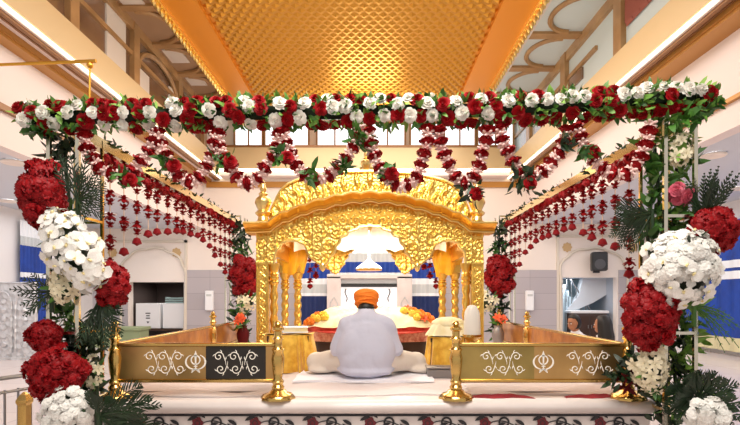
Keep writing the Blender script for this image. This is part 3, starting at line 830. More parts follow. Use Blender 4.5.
def side_rail(X, lab):
    t = thing('brass_railing', lab, 'railing', (X, 4.7, PZ))
    for y, me in ((5.22, POST), (6.35, POST)): put_post(t, (0, y-4.7, 0))
    for nme, z in (('top_rail', .345), ('bottom_rail', .115)):
        b = MB(); b.span(-.017, .017, 3.23-4.7, 6.35-4.7, z-.012, z+.012, bev=.006); b.build(nme, brass, t)
    b = MB(); b.span(-.004, .004, 3.25-4.7, 5.19-4.7, .127, .333); b.span(-.004, .004, 5.25-4.7, 6.3-4.7, .127, .333); b.build('amber_panel', amber, t, smooth=False)
side_rail(-1.64, 'left side brass railing with amber panels running back from the corner')
side_rail(1.64, 'right side brass railing with amber panels running back from the corner')

# ================================================================== GOLDEN PAVILION (palki)
PY = 4.6
pav = thing('golden_pavilion', 'carved golden pavilion with arched front and curved roof on the platform', 'pavilion', (0, PY, PZ))
S1 = PY/F
def wx(px): return (px-VX)*S1
def wz(py): return EYE + (HY-py)*S1 - PZ
def interp(tab, u):
    for (a, ya), (c, yc) in zip(tab, tab[1:]):
        if u <= c: return ya + (yc-ya)*(u-a)/(c-a) if c > a else yc
    return tab[-1][1]
LOW = [(0, 226.4), (5, 227.4), (11, 227.6), (12, 229.5), (21, 232), (23, 235.5), (29, 238), (30, 243), (34, 247), (35, 253), (39, 257), (43, 264), (47, 266), (51, 264), (59.5, 257.6), (62, 252), (65, 245), (69, 243.5), (72, 241.5), (82, 241.5), (88, 244), (90, 249), (94, 252), (95, 264), (114, 264)]
EAVE_T = [(0, 196.5), (18, 197.5), (19, 197.7), (35, 200), (36, 201), (52, 204.5), (53, 205), (70, 210), (71, 211), (88, 217), (90, 219), (100, 224.5), (112, 225), (124, 225)]
def eave_top(u):
    y = interp(EAVE_T, u)
    return y - 1.6*abs(math.sin(PI*(u+9)/18)) if u < 99 else y
def eave_bot(u): return eave_top(u) + 9.0
def spiral_h(x, z):
    """scroll-work relief height, 0..1"""
    g = .125
    i, j = round(x/g), round(z/(g*.9)); best = None
    for di in (-1, 0, 1):
        for dj in (-1, 0, 1):
            I, J = i+di, j+dj; cx, cz = I*g + (g*.5 if J % 2 else 0), J*g*.9
            d = math.hypot(x-cx, z-cz)
            if best is None or d < best[0]: best = (d, cx, cz, 1 if (I+J) % 2 else -1)
    d, cx, cz, s = best; th = math.atan2(z-cz, x-cx)
    rn = math.sin(cx*91.7+cz*57.3)*43758.5; rn -= math.floor(rn)
    p = .030 + .012*rn
    h = .5+.5*math.cos(2*PI*d/p - s*th + rn*6)
    lf = .5+.5*math.cos((5+int(rn*3))*th + s*d*60 + rn*9)
    k = max(0, min(1, (d-.03)/.03))
    return h*(1-k) + (.25*h+.75*lf*(.5+.5*math.cos(2*PI*d/.024)))*k

def relief(name, x0, x1, z0, z1, step, inside, hfn, amp, y, th, m, parent, symm=True):
    nx = int((x1-x0)/step)+1; nz = int((z1-z0)/step)+1
    idx = {}; b = MB(); vs = []; fs = []
    cells = set()
    for i in range(nx):
        for j in range(nz):
            if inside(x0+(i+.5)*step, z0+(j+.5)*step): cells.add((i, j))
    def vid(i, j, back):
        k = (i, j, back)
        if k not in idx:
            x, z = x0+i*step, z0+j*step
            idx[k] = len(vs); vs.append((x, y+th if back else y - amp*hfn(x, z), z))
        return idx[k]
    for i, j in cells:
        fs.append((vid(i, j, 0), vid(i+1, j, 0), vid(i+1, j+1, 0), vid(i, j+1, 0)))
        fs.append((vid(i, j+1, 1), vid(i+1, j+1, 1), vid(i+1, j, 1), vid(i, j, 1)))
        for (di, dj), (a, c) in {(-1, 0): ((0, 1), (0, 0)), (1, 0): ((1, 0), (1, 1)), (0, -1): ((0, 0), (1, 0)), (0, 1): ((1, 1), (0, 1))}.items():
            if (i+di, j+dj) not in cells:
                fs.append((vid(i+a[0], j+a[1], 0), vid(i+a[0], j+a[1], 1), vid(i+c[0], j+c[1], 1), vid(i+c[0], j+c[1], 0)))
    b.add(vs, fs)
    return b.build(name, m, parent, angle=180)
def inside_front(x, z):
    px = VX + x/S1; py = HY - (z+PZ-EYE)/S1; u = abs(px-VX)
    if u > 113: return False
    return eave_bot(u)-3 < py < interp(LOW, u)
def hfront(x, z):
    px = VX + x/S1; py = HY - (z+PZ-EYE)/S1; u = abs(px-VX); e = interp(LOW, u) - py
    if e < 2.6: return .9                       # raised plain rim round the arches
    for c in (52, 97):                          # vertical bands
        if abs(u-c) < 5:
            if abs(abs(u-c)-4.2) < .9: return 1
            r = math.hypot(u-c, (py % 9)-4.5); return 1 if 2 < r < 3.6 or r < 1 else .25
    return spiral_h(abs(x), z)
relief('front_arch_panel', wx(256), wx(484), wz(266), wz(203), .0075, inside_front, hfront, .028, -.02, .06, gold_carved, pav)
YB = 1.7                                       # pavilion depth
def inside_back(x, z): return inside_front(x, z)
o = relief('back_arch_panel', wx(256), wx(484), wz(266), wz(203), .015, inside_back, hfront, .02, YB-.03, .05, gold, pav)
# arch rims
b = MB(); pts = [(wx(VX+s*u), -.045, wz(interp(LOW, u))) for s, us in ((-1, [44-k for k in range(0, 45)]), (1, list(range(1, 45)))) for u in us]
b.tube(pts, .011, 6)
for s in (-1, 1):
    b.tube([(wx(VX+s*u), -.045, wz(interp(LOW, u))) for u in [50+k*.75 for k in range(61)]], .009, 6)
b.build('arch_rim', gold_pale, pav)
b = MB()
for s in (-1, 1):
    b.lathe([(.004, -.045), (.02, -.03), (.032, 0), (.025, .03), (.01, .045)], (wx(VX+s*47), -.03, wz(267)), 10)
b.lathe([(.003, -.03), (.015, -.02), (.02, 0), (.01, .025)], (0, -.03, wz(228)), 10)
b.build('pendant_boss', gold_pale, pav)
# pilasters and twisted columns
def twist_col(mb, x, y, z0, z1, r, hand=1):
    prof = [(r*1.5, z0), (r*1.5, z0+.05), (r*1.2, z0+.06), (r*1.35, z0+.09), (r, z0+.11)]
    n = 40; prof += [(r, z0+.11+(z1-z0-.31)*k/n) for k in range(1, n+1)]
    zt = z1-.2
    prof += [(r*1.3, zt+.01), (r*1.35, zt+.03), (r*1.0, zt+.04), (r*1.35, zt+.055), (r*1.35, zt+.075), (r*1.0, zt+.085), (r*1.3, zt+.1), (r*1.0, zt+.115), (r*1.5, zt+.16), (r*1.6, zt+.2)]
    mb.lathe(prof, (x, y, 0), 14, fn=lambda a, rr_, z: rr_*(1+.17*math.sin(2*a+hand*z*55)) if z0+.11 < z < zt else rr_)
for s in (-1, 1):
    b = MB(); xa, xb = wx(VX+s*113), wx(VX+s*101); xm = (xa+xb)/2
    b.span(min(xa, xb), max(xa, xb), -.02, .10, .06, wz(262), bev=.008)
    b.span(min(xa, xb)-.02, max(xa, xb)+.02, -.045, .12, 0, .06, bev=.008)
    z = .12
    while z < wz(264):
        n = 18; r0, r1 = .034, .02
        ring_pts = [(xm + r0*.8*math.cos(2*PI*k/n), -.024, z + r0*math.sin(2*PI*k/n)) for k in range(n+1)]
        b.tube(ring_pts, .007, 5, cap=False); b.ell((xm, -.022, z), (.012, .01, .014), 8, 6)
        z += .078
    for xx in (xa, xb): b.tube([(xx - s*.006*(1 if xx == xa else -1), -.025, .06), (xx - s*.006*(1 if xx == xa else -1), -.025, wz(262))], .008, 6)
    b.build('pilaster', gold_carved, pav)
    b = MB(); twist_col(b, wx(VX+s*96.5), .03, 0, wz(263), .033, s); b.build('twisted_column', gold, pav)
    for k, xo in enumerate((1.07, .91)):
        b = MB(); twist_col(b, s*xo, YB, 0, .95, .042, s); b.build('twisted_column', gold, pav)
    b = MB(); b.span(s*.86-.0 if s > 0 else -1.13, 1.13 if s > 0 else -.86, YB-.08, YB+.08, .95, 1.05, bev=.01); b.build('capital_block', gold, pav)
# eave: cusped projecting cornice swept along front; straight on the sides
b = MB()
us = [u*1.0 for u in range(-124, 125)]
prof = [(-.05, 9.0), (-.09, 8.2), (-.10, 5.5), (-.13, 4.6), (-.15, 3.6), (-.175, 2.6), (-.19, 1.6), (-.19, .6), (-.15, 0), (.12, -.2), (.12, 9)]
vs = []; fs = []
for u in us:
    yt = eave_top(abs(u))
    for dy, dpy in prof: vs.append((u*S1*.985, dy, wz(yt+dpy)))
n = len(prof)
for i in range(len(us)-1):
    for j in range(n): fs.append((i*n+j, (i+1)*n+j, (i+1)*n+(j+1) % n, i*n+(j+1) % n))
fs += [tuple(range(n-1, -1, -1)), tuple(range((len(us)-1)*n, len(us)*n))]
b.add(vs, fs); b.build('front_eave', gold_soft, pav, angle=50)
b = MB()
pts = [(u*S1*.985, -.185, wz(eave_top(abs(u))+.4)) for u in us]; b.tube(pts, .009, 5)
pts = [(u*S1*.98, -.1, wz(eave_top(abs(u))+8.4)) for u in us]; b.tube(pts, .007, 5)
b.build('eave_bead', gold_pale, pav)
for s in (-1, 1):
    b = MB(); x0 = s*104*S1
    b.prism([(x0, wz(233)), (x0+s*.16, wz(227)), (x0+s*.16, wz(225)), (x0, wz(224))][::s], -.1, YB+.15); b.build('side_eave', gold_soft, pav, smooth=False)
    b = MB(); b.span(min(s*1.0, s*1.04), max(s*1.0, s*1.04), 0, YB, wz(250), wz(225)); b.build('side_panel', gold, pav, smooth=False)
# front pediment with raised leaf relief
ROOF = [(0, 171.5), (20, 172), (40, 173.5), (58, 176.5), (72, 180), (82, 184.5), (88, 190), (92, 197), (97, 208), (100, 224)]
def inside_ped(x, z):
    px = VX + x/S1; py = HY - (z+PZ-EYE)/S1; u = abs(px-VX)
    return u < 99 and interp(ROOF, u)+4 < py < eave_top(u)+3
def hped(x, z):
    px = VX + x/S1; py = HY - (z+PZ-EYE)/S1; u = abs(px-VX); t = (eave_top(u)-py)
    top = eave_top(u)-interp(ROOF, u)
    tt = t/max(top, 1)
    if t < 2: return .8
    bend = 1.2*math.sin(t*.3 + (1 if int(u/6.2) % 2 else 3)) + (u*.02)*t*.2
    w = math.cos(2*PI*(u - bend)/6.2); lf = max(0, w)**.6
    lim = .55+.27*math.cos(2*PI*u/12.4)
    return lf*(1 if tt < lim else max(0, 1-(tt-lim)*6)) + .15*spiral_h(abs(x)*1.6, z*1.6)
relief('leaf_pediment', wx(270), wx(470), wz(226), wz(170), .0075, inside_ped, hped, .03, -.06, .05, gold_carved, pav)
b = MB(); us2 = [u for u in range(-100, 101, 2)]
P = [(u*S1, wz(interp(ROOF, abs(u)))) for u in us2]
vs = []; fs = []; ny = 9
for k in range(ny):
    v = k/(ny-1); yy = -.03 + (YB+.06)*v; sc = 1 - .10*(2*v-1)**4*0
    for x, z in P: vs.append((x, yy, z))
n = len(P)
for k in range(ny-1):
    for i in range(n-1): fs.append((k*n+i, k*n+i+1, (k+1)*n+i+1, (k+1)*n+i))
fs.append(tuple(range(n))); fs.append(tuple(range(ny*n-1, (ny-1)*n-1, -1)))
b.add(vs, fs); b.build('curved_roof', gold_soft, pav, angle=60)
b = MB(); b.tube([(u*S1, -.05, wz(interp(ROOF, abs(u))+1)) for u in range(-99, 100)], .014, 6); b.build('roof_rim', gold_pale, pav)
def kalash(b, x, y, z, s):
    b.lathe([(.10*s, 0), (.10*s, .03*s), (.07*s, .05*s), (.06*s, .10*s), (.095*s, .13*s), (.10*s, .15*s), (.06*s, .18*s), (.075*s, .22*s), (.10*s, .28*s), (.085*s, .33*s), (.045*s, .36*s), (.06*s, .385*s), (.03*s, .41*s), (.045*s, .45*s), (.025*s, .50*s), (.008*s, .58*s)], (x, y, z), 20, fn=lambda a, r, zz: r*(1+.08*math.cos(8*a)) if .2*s < zz-0 < .34*s else r)
for x, y, z, s in ((wx(265), -.08, wz(226), .72), (wx(475), -.08, wz(226), .72), (wx(265), YB, wz(226), .72), (wx(475), YB, wz(226), .72), (wx(366), .2, wz(173), .5), (wx(366), .85, wz(172), .8)):
    b = MB(); kalash(b, x, y, z, s); b.build('finial', gold_pale, pav)
# yellow satin tied round rear column heads (cloth on the pavilion)
def drape_ring(b, cx, cy, z0, z1, rx0, ry0, rx1, ry1, folds=11, amp=.08, n=88, m=14, sq=2.0, ph=0, ay=0):
    def fn(u, v):
        a = 2*PI*u; f = 1 + amp*(.25+.75*v)*math.sin(folds*a+ph+.7*math.sin(3*a))
        ca, sa = math.cos(a), math.sin(a); e = 2/sq
        sx = math.copysign(abs(ca)**e, ca); sy = math.copysign(abs(sa)**e, sa)
        rx, ry = rx0+(rx1-rx0)*v, ry0+(ry1-ry0)*v
        fy = 1 + ay*(.15+.85*v)*math.sin(14*a+ph+1.2*math.sin(5*a)) if ay else f
        return (cx+rx*f*sx, cy+ry*fy*sy, z0+(z1-z0)*v)
    b.grid(n, m, fn, closed=True)
for s, lab in ((-1, 'yellow satin cloth wrapped round the left rear pavilion columns'), (1, 'yellow satin cloth wrapped round the right rear pavilion columns')):
    b = MB(); z1 = EYE+(HY-243)*6.25/F; z0 = EYE+(HY-274)*6.25/F
    def dr(u, v):
        a = 2*PI*u; w = .10+.085*math.sin(PI*min(1, .08+v*.75))+.015*math.sin(6*v); f = 1+.09*math.sin(9*a+2*v+math.sin(2*a)*1.5)*(.3+.7*v)
        return (s*.98+w*f*math.cos(a), PY+YB+(.06+w*.3)*f*math.sin(a), z1+.02*math.cos(a)+(z0-z1+.02*math.sin(5*a))*v)
    b.grid(90, 18, dr, closed=True)
    o = b.build('column_drape', yellow_satin, angle=180); tag(o, lab, 'drape')
# white cloth canopy hung inside
b = MB()
def can(u, v):
    x = -.92+1.84*u; y = PY+.2+1.3*v
    return (x, y, EYE+.88 + .02*math.sin(u*20)+.02*math.sin(v*14))
b.grid(60, 30, can)
for yy, zl in ((PY+.15, .68), (PY+1.45, .545)):
    b.grid(80, 6, lambda u, v: (-.92+1.84*u, yy+.02*math.sin(u*60)*v, EYE+.88 - (.88-zl - .03*abs(math.sin(u*PI*9)))*v))
o = b.build('white_canopy_cloth', mat('white canopy cloth', '#FBF8F0', .7), angle=180); tag(o, 'white cloth canopy lining hung under the pavilion roof', 'canopy cloth')
# white chattar
t = thing('hanging_parasol', 'small white domed parasol hanging in the middle of the pavilion', 'parasol', tuple(at(369, 269.5, 5.4)))
b = MB(); b.lathe([(.135, 0), (.138, .012), (.12, .035), (.085, .06), (.045, .085), (.02, .11), (.012, .14), (.018, .15), (.006, .175)], n=24, fn=lambda a, r, z: r*(1+.04*math.cos(12*a)) if z < .02 else r); b.build('dome', white_cloth, t)
b = MB(); b.lathe([(.132, -.012), (.137, -.012), (.138, .004), (.13, .004)], n=24); b.build('gold_fringe', gold_soft, t)
b = MB(); b.tube([(0, 0, .17), (0, 0, .6)], .004, 6); b.build('cord', white_cloth, t)

# ------------------------------------------------ things in and before the pavilion
def at_p(px, d, z=PZ): return Vector(((px-VX)*d/F, d, z))
# manji bed
t = thing('scripture_bed', 'low bed with red velvet rim and cream cloths inside the pavilion', 'bed', (0.02, 5.25, PZ))
b = MB(); drape_ring(b, 0, 0, .30, .20, .70, .33, .68, .32, 40, .006, 120, 4); b.build('patterned_border', pink_pattern, t, angle=180)
b = MB(); drape_ring(b, 0, 0, .36, .30, .73, .36, .71, .34, 24, .01, 120, 4); b.grid(2, 2, lambda u, v: (-.4+.8*u, -.2+.4*v, .31)); b.lathe([(.02, .3), (.6, .3), (.6, .31), (.02, .31)], n=24); b.build('velvet_rim', red_velvet, t, angle=180)
b = MB(); drape_ring(b, 0, 0, .21, .015, .6, .28, .62, .3, 18, .02, 90, 4); b.build('dark_skirt', dark_wood, t, angle=180)
b = MB()
def mound(u, v):
    a = 2*PI*u; r = v
    h = .19*(1-v**4) + .02*math.sin(a*7+v*9)*v*(1-v)*3 + .012*math.sin(a*13+v*21)
    return (.74*r*math.cos(a), .37*r*math.sin(a), .345 + max(0, h))
b.grid(90, 16, mound, closed=True); b.build('cream_cover', cream_cloth, t, angle=180)
bed = t
# blossoms scattered on the cover
k = 0
for px, py, me, nm in [(x, y, *z) for (x, y), z in zip(
    [(309, 327), (314, 323), (318, 329), (311, 333), (322, 324), (306, 331), (317, 320), (325, 330), (410, 321), (414, 317), (418, 322), (422, 318), (425, 324), (412, 326), (420, 328), (428, 321), (408, 316), (431, 327), (424, 331), (416, 331), (404, 323), (434, 332)],
    [(MARI, 'marigold'), (YELB, 'yellow_blossom'), (YELB, 'yellow_blossom'), (MARI, 'marigold'), (YELB, 'yellow_blossom'), (MARI, 'marigold'), (MARI, 'marigold'), (YELB, 'yellow_blossom'), (MARI, 'marigold'), (MARI, 'marigold'), (YELB, 'yellow_blossom'), (MARI, 'marigold'), (MARI, 'marigold'), (YELB, 'yellow_blossom'), (MARI, 'marigold'), (MARI, 'marigold'), (CORAL, 'coral_blossom'), (MARI, 'marigold'), (CORAL, 'coral_blossom'), (YELB, 'yellow_blossom'), (YELB, 'yellow_blossom'), (MARI, 'marigold')])]:
    x = (px-VX)*5.05/F; side = 'left' if x < 0 else 'right'
    rx = (x-.02)/.74; t_ = max(0, min(1, (py-314)/20)); dy = -.37*(.35+.5*t_)*math.sqrt(max(0, 1-rx*rx))
    r2 = min(1, math.hypot(rx, dy/.37)); zz = PZ+.355+.19*(1-r2**4)
    o = obj(nm, me, None, (x, 5.25+dy-.01, zz+.012), facing((R.uniform(-.4, .4), -.9, .7), R.uniform(0, 6)), .046)
    kind = nm.replace('_', ' ').replace('marigold', 'orange marigold')
    tag(o, f'{kind} blossom lying on the {side} end of the cream bed cover', 'flower', f'{kind} blossoms on the {side} end of the bed'); k += 1
# yellow draped stands
def draped_stand(px0, px1, d, ytop, hem, lab, sidecol):
    x0, x1 = (px0-VX)*d/F, (px1-VX)*d/F; cx, hw = (x0+x1)/2, (x1-x0)/2
    zt = EYE+(HY-ytop)*d/F - PZ
    t = thing('draped_stand', lab, 'draped table', (cx, d, PZ))
    b = MB(); drape_ring(b, 0, 0, zt, .012, hw*.9, .13, hw*1.1, .165, 8, .10, 200, 22, 3.0, ph=cx*9, ay=.26)
    b.grid(16, 10, lambda u, v: ((-hw*.92+hw*1.84*u), -.13+.26*v, zt+.005+.008*math.sin(u*9+v*4)))
    b.build('brocade_cover', yellow_cloth, t, angle=180)
    b = MB(); b.span(-hw*.8, hw*.8, -.1, .1, 0, zt-.01); b.build('stand_body', dark_wood, t, smooth=False)
    return t, cx, zt, hw
tl, cxl, ztl, hwl = draped_stand(264, 315, 4.38, 334, 374, 'yellow brocade draped stand left of the seated man', 0)
tr, cxr, ztr, hwr = draped_stand(425, 467, 4.38, 336, 374, 'yellow brocade draped stand right of the seated man', 0)
b = MB(); drape_ring(b, 0, 0, .06, -.06, .12, .10, .2, .15, 8, .08, 70, 10, 3); b.ell((0, 0, .04), (.15, .13, .06), 16, 8)
o = b.build('cream_scarf', cream_cloth, None, (cxr+.02, 4.38, PZ+ztr+.07), angle=180); tag(o, 'crumpled cream scarf lying on the right yellow draped stand', 'scarf')
t = thing('prayer_book', 'closed white book lying on the left yellow draped stand', 'book', (cxl+.05, 4.36, PZ+ztl+.016)); t.rotation_euler.z = .2
b = MB(); b.span(-.11, .11, -.08, .08, 0, .012); b.span(-.11, .11, -.08, .08, .042, .05); b.span(-.11, -.10, -.08, .08, 0, .05); b.build('cover', white_cloth, t, smooth=False)
b = MB(); b.span(-.1, .105, -.075, .075, .012, .042); b.build('pages', cream_cloth, t, smooth=False)
# grey box + domed white cover
t = thing('offering_box', 'small grey metal box on the sheet beside the right draped stand', 'box', tuple(at_p(440, 3.98)))
b = MB(); b.span(-.105, .105, -.07, .07, .012, .085, bev=.006); b.build('box_body', box_grey, t)
b = MB(); b.span(-.11, .11, -.075, .075, .085, .1, bev=.004); b.span(-.03, .03, -.03, .03, .1, .104); b.build('lid', box_grey, t)
t = thing('glass_dome', 'frosted white glass dome behind the right front gate post', 'glass dome', tuple(at_p(472, 4.15)))
b = MB(); b.lathe([(.07, .34), (.068, .45), (.06, .53), (.035, .575), (.004, .585)], n=20); b.build('dome', glassy, t)
b = MB(); b.lathe([(.06, .012), (.085, .012), (.085, .04), (.03, .06), (.025, .28), (.08, .32), (.08, .34), (.01, .34)], n=20); b.build('stand', brass, t)
# vases with coral blossoms at the rear rail corners
for s, px, m, lab in ((-1, 243, red_dark, 'small red vase with coral flowers by the left rear railing corner'), (1, 498, box_grey, 'small silver vase with coral flowers by the right rear railing corner')):
    t = thing('flower_vase', lab, 'vase', tuple(at_p(px, 5.95)))
    b = MB(); b.lathe([(.06, .012), (.06, .02), (.035, .05), (.07, .16), (.075, .22), (.045, .29), (.055, .31), (.04, .31), (.03, .28)], n=18); b.build('vase_body', m, t)
    b = MB(); tuft(b, (0, 0, .33), 26, (.04, .04, .03), .12, .03, 0, (0, 0, .4)); b.build('leaves', leaf_m, t)
    for k in range(5): obj('coral_blossom', CORAL, t, (R.uniform(-.06, .06), R.uniform(-.07, -.02), .36+R.uniform(0, .07)), facing((R.uniform(-.5, .5), -1, .4)), .055)
# folded mat under the man
b = MB()
def fm(u, v): return (-.58+1.06*u + .01*math.sin(v*9), 3.72+.62*v + .012*math.sin(u*8), PZ+.026+.006*math.sin(u*11+v*7))
b.grid(40, 20, fm)
for vv in (0, 1): b.grid(40, 3, lambda u, w: (fm(u, vv)[0], fm(u, vv)[1], PZ+.012+(fm(u, vv)[2]-PZ-.012)*(w if not vv else 1-w)))
for uu in (0, 1): b.grid(20, 3, lambda u, w: (fm(uu, u)[0], fm(uu, u)[1], PZ+.012+(fm(uu, u)[2]-PZ-.012)*(w if uu else 1-w)))
o = b.build('sitting_mat', mat_cloth, angle=60); tag(o, 'folded white cloth mat under the seated man', 'mat')

# ================================================================== PEOPLE
def blob(parts, voxel, smooth_it, m, name):
    """parts: ('c', p0, p1, r0, r1) capsules or ('e', centre, radii[, quat]); union by voxel remesh into one surface"""
    b = MB()
    for p in parts:
        if p[0] == 'c':
            _, a, c, r0, r1 = p; a, c = Vector(a), Vector(c); N = 7
            pts = [a.lerp(c, i/(N-1)) for i in range(N)]; rs = [r0+(r1-r0)*i/(N-1) for i in range(N)]
            b.tube(pts, rs, 14); b.ell(a, (r0,)*3, 14, 9); b.ell(c, (r1,)*3, 14, 9)
        else: b.ell(p[1], p[2], 20, 14, q=p[3] if len(p) > 3 else None)
    o = bpy.data.objects.new('tmp', b.mesh('tmp', m)); C.objects.link(o)
    rm = o.modifiers.new('r', 'REMESH'); rm.mode = 'VOXEL'; rm.voxel_size = voxel; rm.use_smooth_shade = True
    sm = o.modifiers.new('s', 'SMOOTH'); sm.factor = .5; sm.iterations = smooth_it
    dg = bpy.context.evaluated_depsgraph_get(); me = bpy.data.meshes.new_from_object(o.evaluated_get(dg)); me.name = name
    bpy.data.objects.remove(o); me.materials.clear(); me.materials.append(m)
    me.polygons.foreach_set('use_smooth', [True]*len(me.polygons)); me.update()
    return me
def folds(me):
    """soft cloth creases pressed into a garment mesh"""
    N = len(me.vertices); co = [0.0]*(3*N); no = [0.0]*(3*N)
    me.vertices.foreach_get('co', co); me.vertices.foreach_get('normal', no)
    for k in range(N):
        x, y, z = co[3*k:3*k+3]
        a = math.sin(26*z + 9*abs(x) + 2*math.sin(11*x))*.6 + math.sin(38*x + 14*z*(1 if x > 0 else -1) + 2*math.sin(17*z))
        w = .0042*a*(.35 + .65*min(1, abs(x)/.2))
        for c in range(3): co[3*k+c] += no[3*k+c]*w
    me.vertices.foreach_set('co', co); me.update(); return me
def hand_parts(w, fw, sg):
    """a relaxed, slightly curled hand; w wrist, fw forward direction, sg=+1 right hand"""
    w, fw = Vector(w), Vector(fw).normalized(); up = Vector((0, 0, 1)); sd = fw.cross(up).normalized(); dn = -(sd.cross(fw)).normalized()
    P = [('c', w, w+fw*.08, .026, .03), ('e', w+fw*.055, (.036, .045, .02), Quaternion((0, 0, 1), math.atan2(fw.y, fw.x)-PI/2))]
    for i, L in enumerate((.072, .08, .075, .058)):
        o = w + fw*.085 + sd*(.03-.02*i)*(-sg)*-1
        k1 = o + fw*L*.5 + dn*.006; k2 = k1 + fw*L*.3 + dn*.018; k3 = k2 + fw*L*.16 + dn*.02
        P += [('c', o, k1, .0095, .009), ('c', k1, k2, .009, .0085), ('c', k2, k3, .0085, .0075)]
    o = w + fw*.03 + sd*.03*sg; k1 = o + fw*.03 + sd*.022*sg; k2 = k1 + fw*.028 + sd*.004*sg + dn*.008
    P += [('c', o, k1, .012, .0105), ('c', k1, k2, .0105, .009)]
    return P
def person(loc, rz, label, top_m, leg_m, head=(0, .12, .572), bow=.5, head_r=1.0, turban=True, sc=1.0, hair_long=False, top_name='kurta', leg_name='pyjama'):
    hx, hy, hz = head; H = Vector(head); qh = Quaternion((1, 0, 0), -bow)
    hp = lambda v: H + (qh @ Vector(v))
    P = [('e', (0, 0, .12), (.17, .13, .12)), ('c', (0, .0, .15), (0, -.01, .3), .13, .135), ('e', (0, .02, .36), (.15, .085, .11)),
         ('c', (-.12, .02, .405), (.12, .02, .405), .06, .06), ('c', (0, .03, .46), H - Vector((0, .02, .05)), .055, .05),
         ('e', H, (.074, .093, .108), qh), ('e', hp((0, .045, -.06)), (.052, .055, .05), qh),
         ('c', hp((0, .092, .012)), hp((0, .112, -.022)), .010, .016),                    # nose
         ('e', hp((.076, -.005, -.005)), (.012, .022, .034), qh), ('e', hp((-.076, -.005, -.005)), (.012, .022, .034), qh),
         ('e', hp((0, .098, -.055)), (.024, .01, .008), qh), ('e', hp((0, .095, -.066)), (.02, .01, .008), qh)]
    K = []
    for s in (-1, 1):
        sh, el, wr = Vector((s*.155, .02, .395)), Vector((s*.225, .04, .21)), Vector((s*.12, .27, .19))
        P += [('c', sh, el, .05, .042), ('c', el, wr, .04, .028)] + hand_parts(wr, (-s*.35, .9, -.15), -s)
        hip, kn, an = Vector((s*.10, .03, .11)), Vector((s*.41, .24, .085)), Vector((s*-.02, .40, .075))
        P += [('c', hip, kn, .088, .06), ('c', kn, an, .055, .035), ('c', an, an + Vector((-s*.14, .02, -.03)), .034, .024)]
        K.append((sh, el, wr, hip, kn, an))
    body = obj('person', blob(P, .0065, 3, skin_m, 'body'), None, loc); body.rotation_euler.z = rz; body.scale = (sc,)*3
    tag(body, label, 'person')
    # top garment
    T = [('e', (0, -.01, .05), (.215, .17, .055)), ('e', (0, -.015, .20), (.232, .172, .24)), ('c', (0, 0, .14), (0, -.015, .3), .18, .155), ('e', (0, .0, .31), (.20, .14, .16)),
         ('c', (-.11, .02, .40), (.11, .02, .40), .085, .085), ('c', (0, .03, .41), (0, .05, .478), .125, .072), ('e', (0, .02, .43), (.15, .11, .08))]
    for sh, el, wr, hip, kn, an in K:
        T += [('c', sh, el, .072, .066), ('c', el, el.lerp(wr, .9), .064, .046), ('e', hip+Vector((0, .02, -.05)), (.14, .12, .055))]
    obj(top_name, folds(blob(T, .010, 8, top_m, top_name)), body)
    L = []
    for sh, el, wr, hip, kn, an in K:
        L += [('c', hip+Vector((0, 0, .02)), kn, .115, .07), ('e', kn, (.09, .085, .08)), ('c', kn, kn.lerp(an, .85), .075, .06), ('e', kn+Vector((s*.05, -.05, -.055)), (.125, .11, .032))]
    obj(leg_name, blob(L, .012, 6, leg_m, leg_name), body)
    # collar band
    b = MB(); b.lathe([(.064, 0), (.072, .0), (.066, .035), (.06, .035)], n=24); o = b.build('collar', top_m, body, (0, .055, .50)); o.rotation_euler.x = -.35
    # eyes + brows + lips
    for s in (-1, 1):
        b = MB(); b.ell(hp((s*.03, .083, .012)), (.013, .008, .009), 10, 8); b.ell(hp((s*.03, .0895, .012)), (.005, .003, .005), 8, 6, 1); b.build('eye', [eye_m, hair_m], body)
        b = MB(); b.tube([hp((s*.015, .091, .032)), hp((s*.03, .09, .037)), hp((s*.048, .08, .03))], .005, 6); b.build('eyebrow', hair_m, body)
    if turban:
        b = MB()
        def rf(a, r, z):
            g = math.sin((z*60 + 2.2*math.sin(a+1.57)*1.4)*1.6)
            lobe = 1 + .07*max(0, z/.1)*abs(math.cos(a))
            return r*(1+.028*g)*lobe
        b.lathe([(.070, -.075), (.082, -.06), (.088, -.04), (.096, -.015), (.103, .01), (.107, .035), (.106, .055), (.098, .075), (.08, .092), (.05, .102), (.005, .106)], n=40, fn=rf)
        # overlapping wrap folds
        for k in range(4):
            pts = [((.094+.003*k)*math.cos(a), (.094+.003*k)*math.sin(a), -.045+.03*k + .014*math.cos(a*1+(0 if k % 2 else PI))) for a in [2*PI*i/40 for i in range(41)]]
            b.tube(pts, .009, 6, cap=False)
        o = b.build('turban', turban_m, body, H+Vector((0, -.012, .018)), angle=180); o.scale = (.92, .95, .86); o.rotation_euler.x = -bow*.6
        b = MB(); b.ell(hp((0, -.045, -.07)), (.066, .058, .05), 14, 8); b.build('hair', hair_m, body)
        b = MB()
        for i in range(60):
            a = R.uniform(-.2, PI+.2); b.leaf(hp((.05*math.cos(a), .04+.05*math.sin(a), -.065)), qh @ Vector((.3*math.cos(a), .5*math.sin(a), -1)), rv(), .11, .02, 0)
        b.build('beard', mat('grey beard', '#8E8A86', .7), body)
    else:
        b = MB(); b.lathe([(.02, .128), (.05, .122), (.08, .095), (.097, .05), (.1, 0), (.094, -.05), (.075, -.09), (.04, -.1)] if not hair_long else [(.02, .128), (.05, .122), (.08, .095), (.1, .05), (.108, 0), (.11, -.08), (.12, -.16), (.115, -.25), (.03, -.26)], n=30,
                          fn=lambda a, r, z: (r if math.sin(a) < .35 or z > .06 else min(r, .06))*(1+.03*math.sin(a*9)))
        o = b.build('hair', hair_m, body, H + Vector((0, -.022, .0)), angle=180)
        o.rotation_euler.x = -bow*.7
    return body
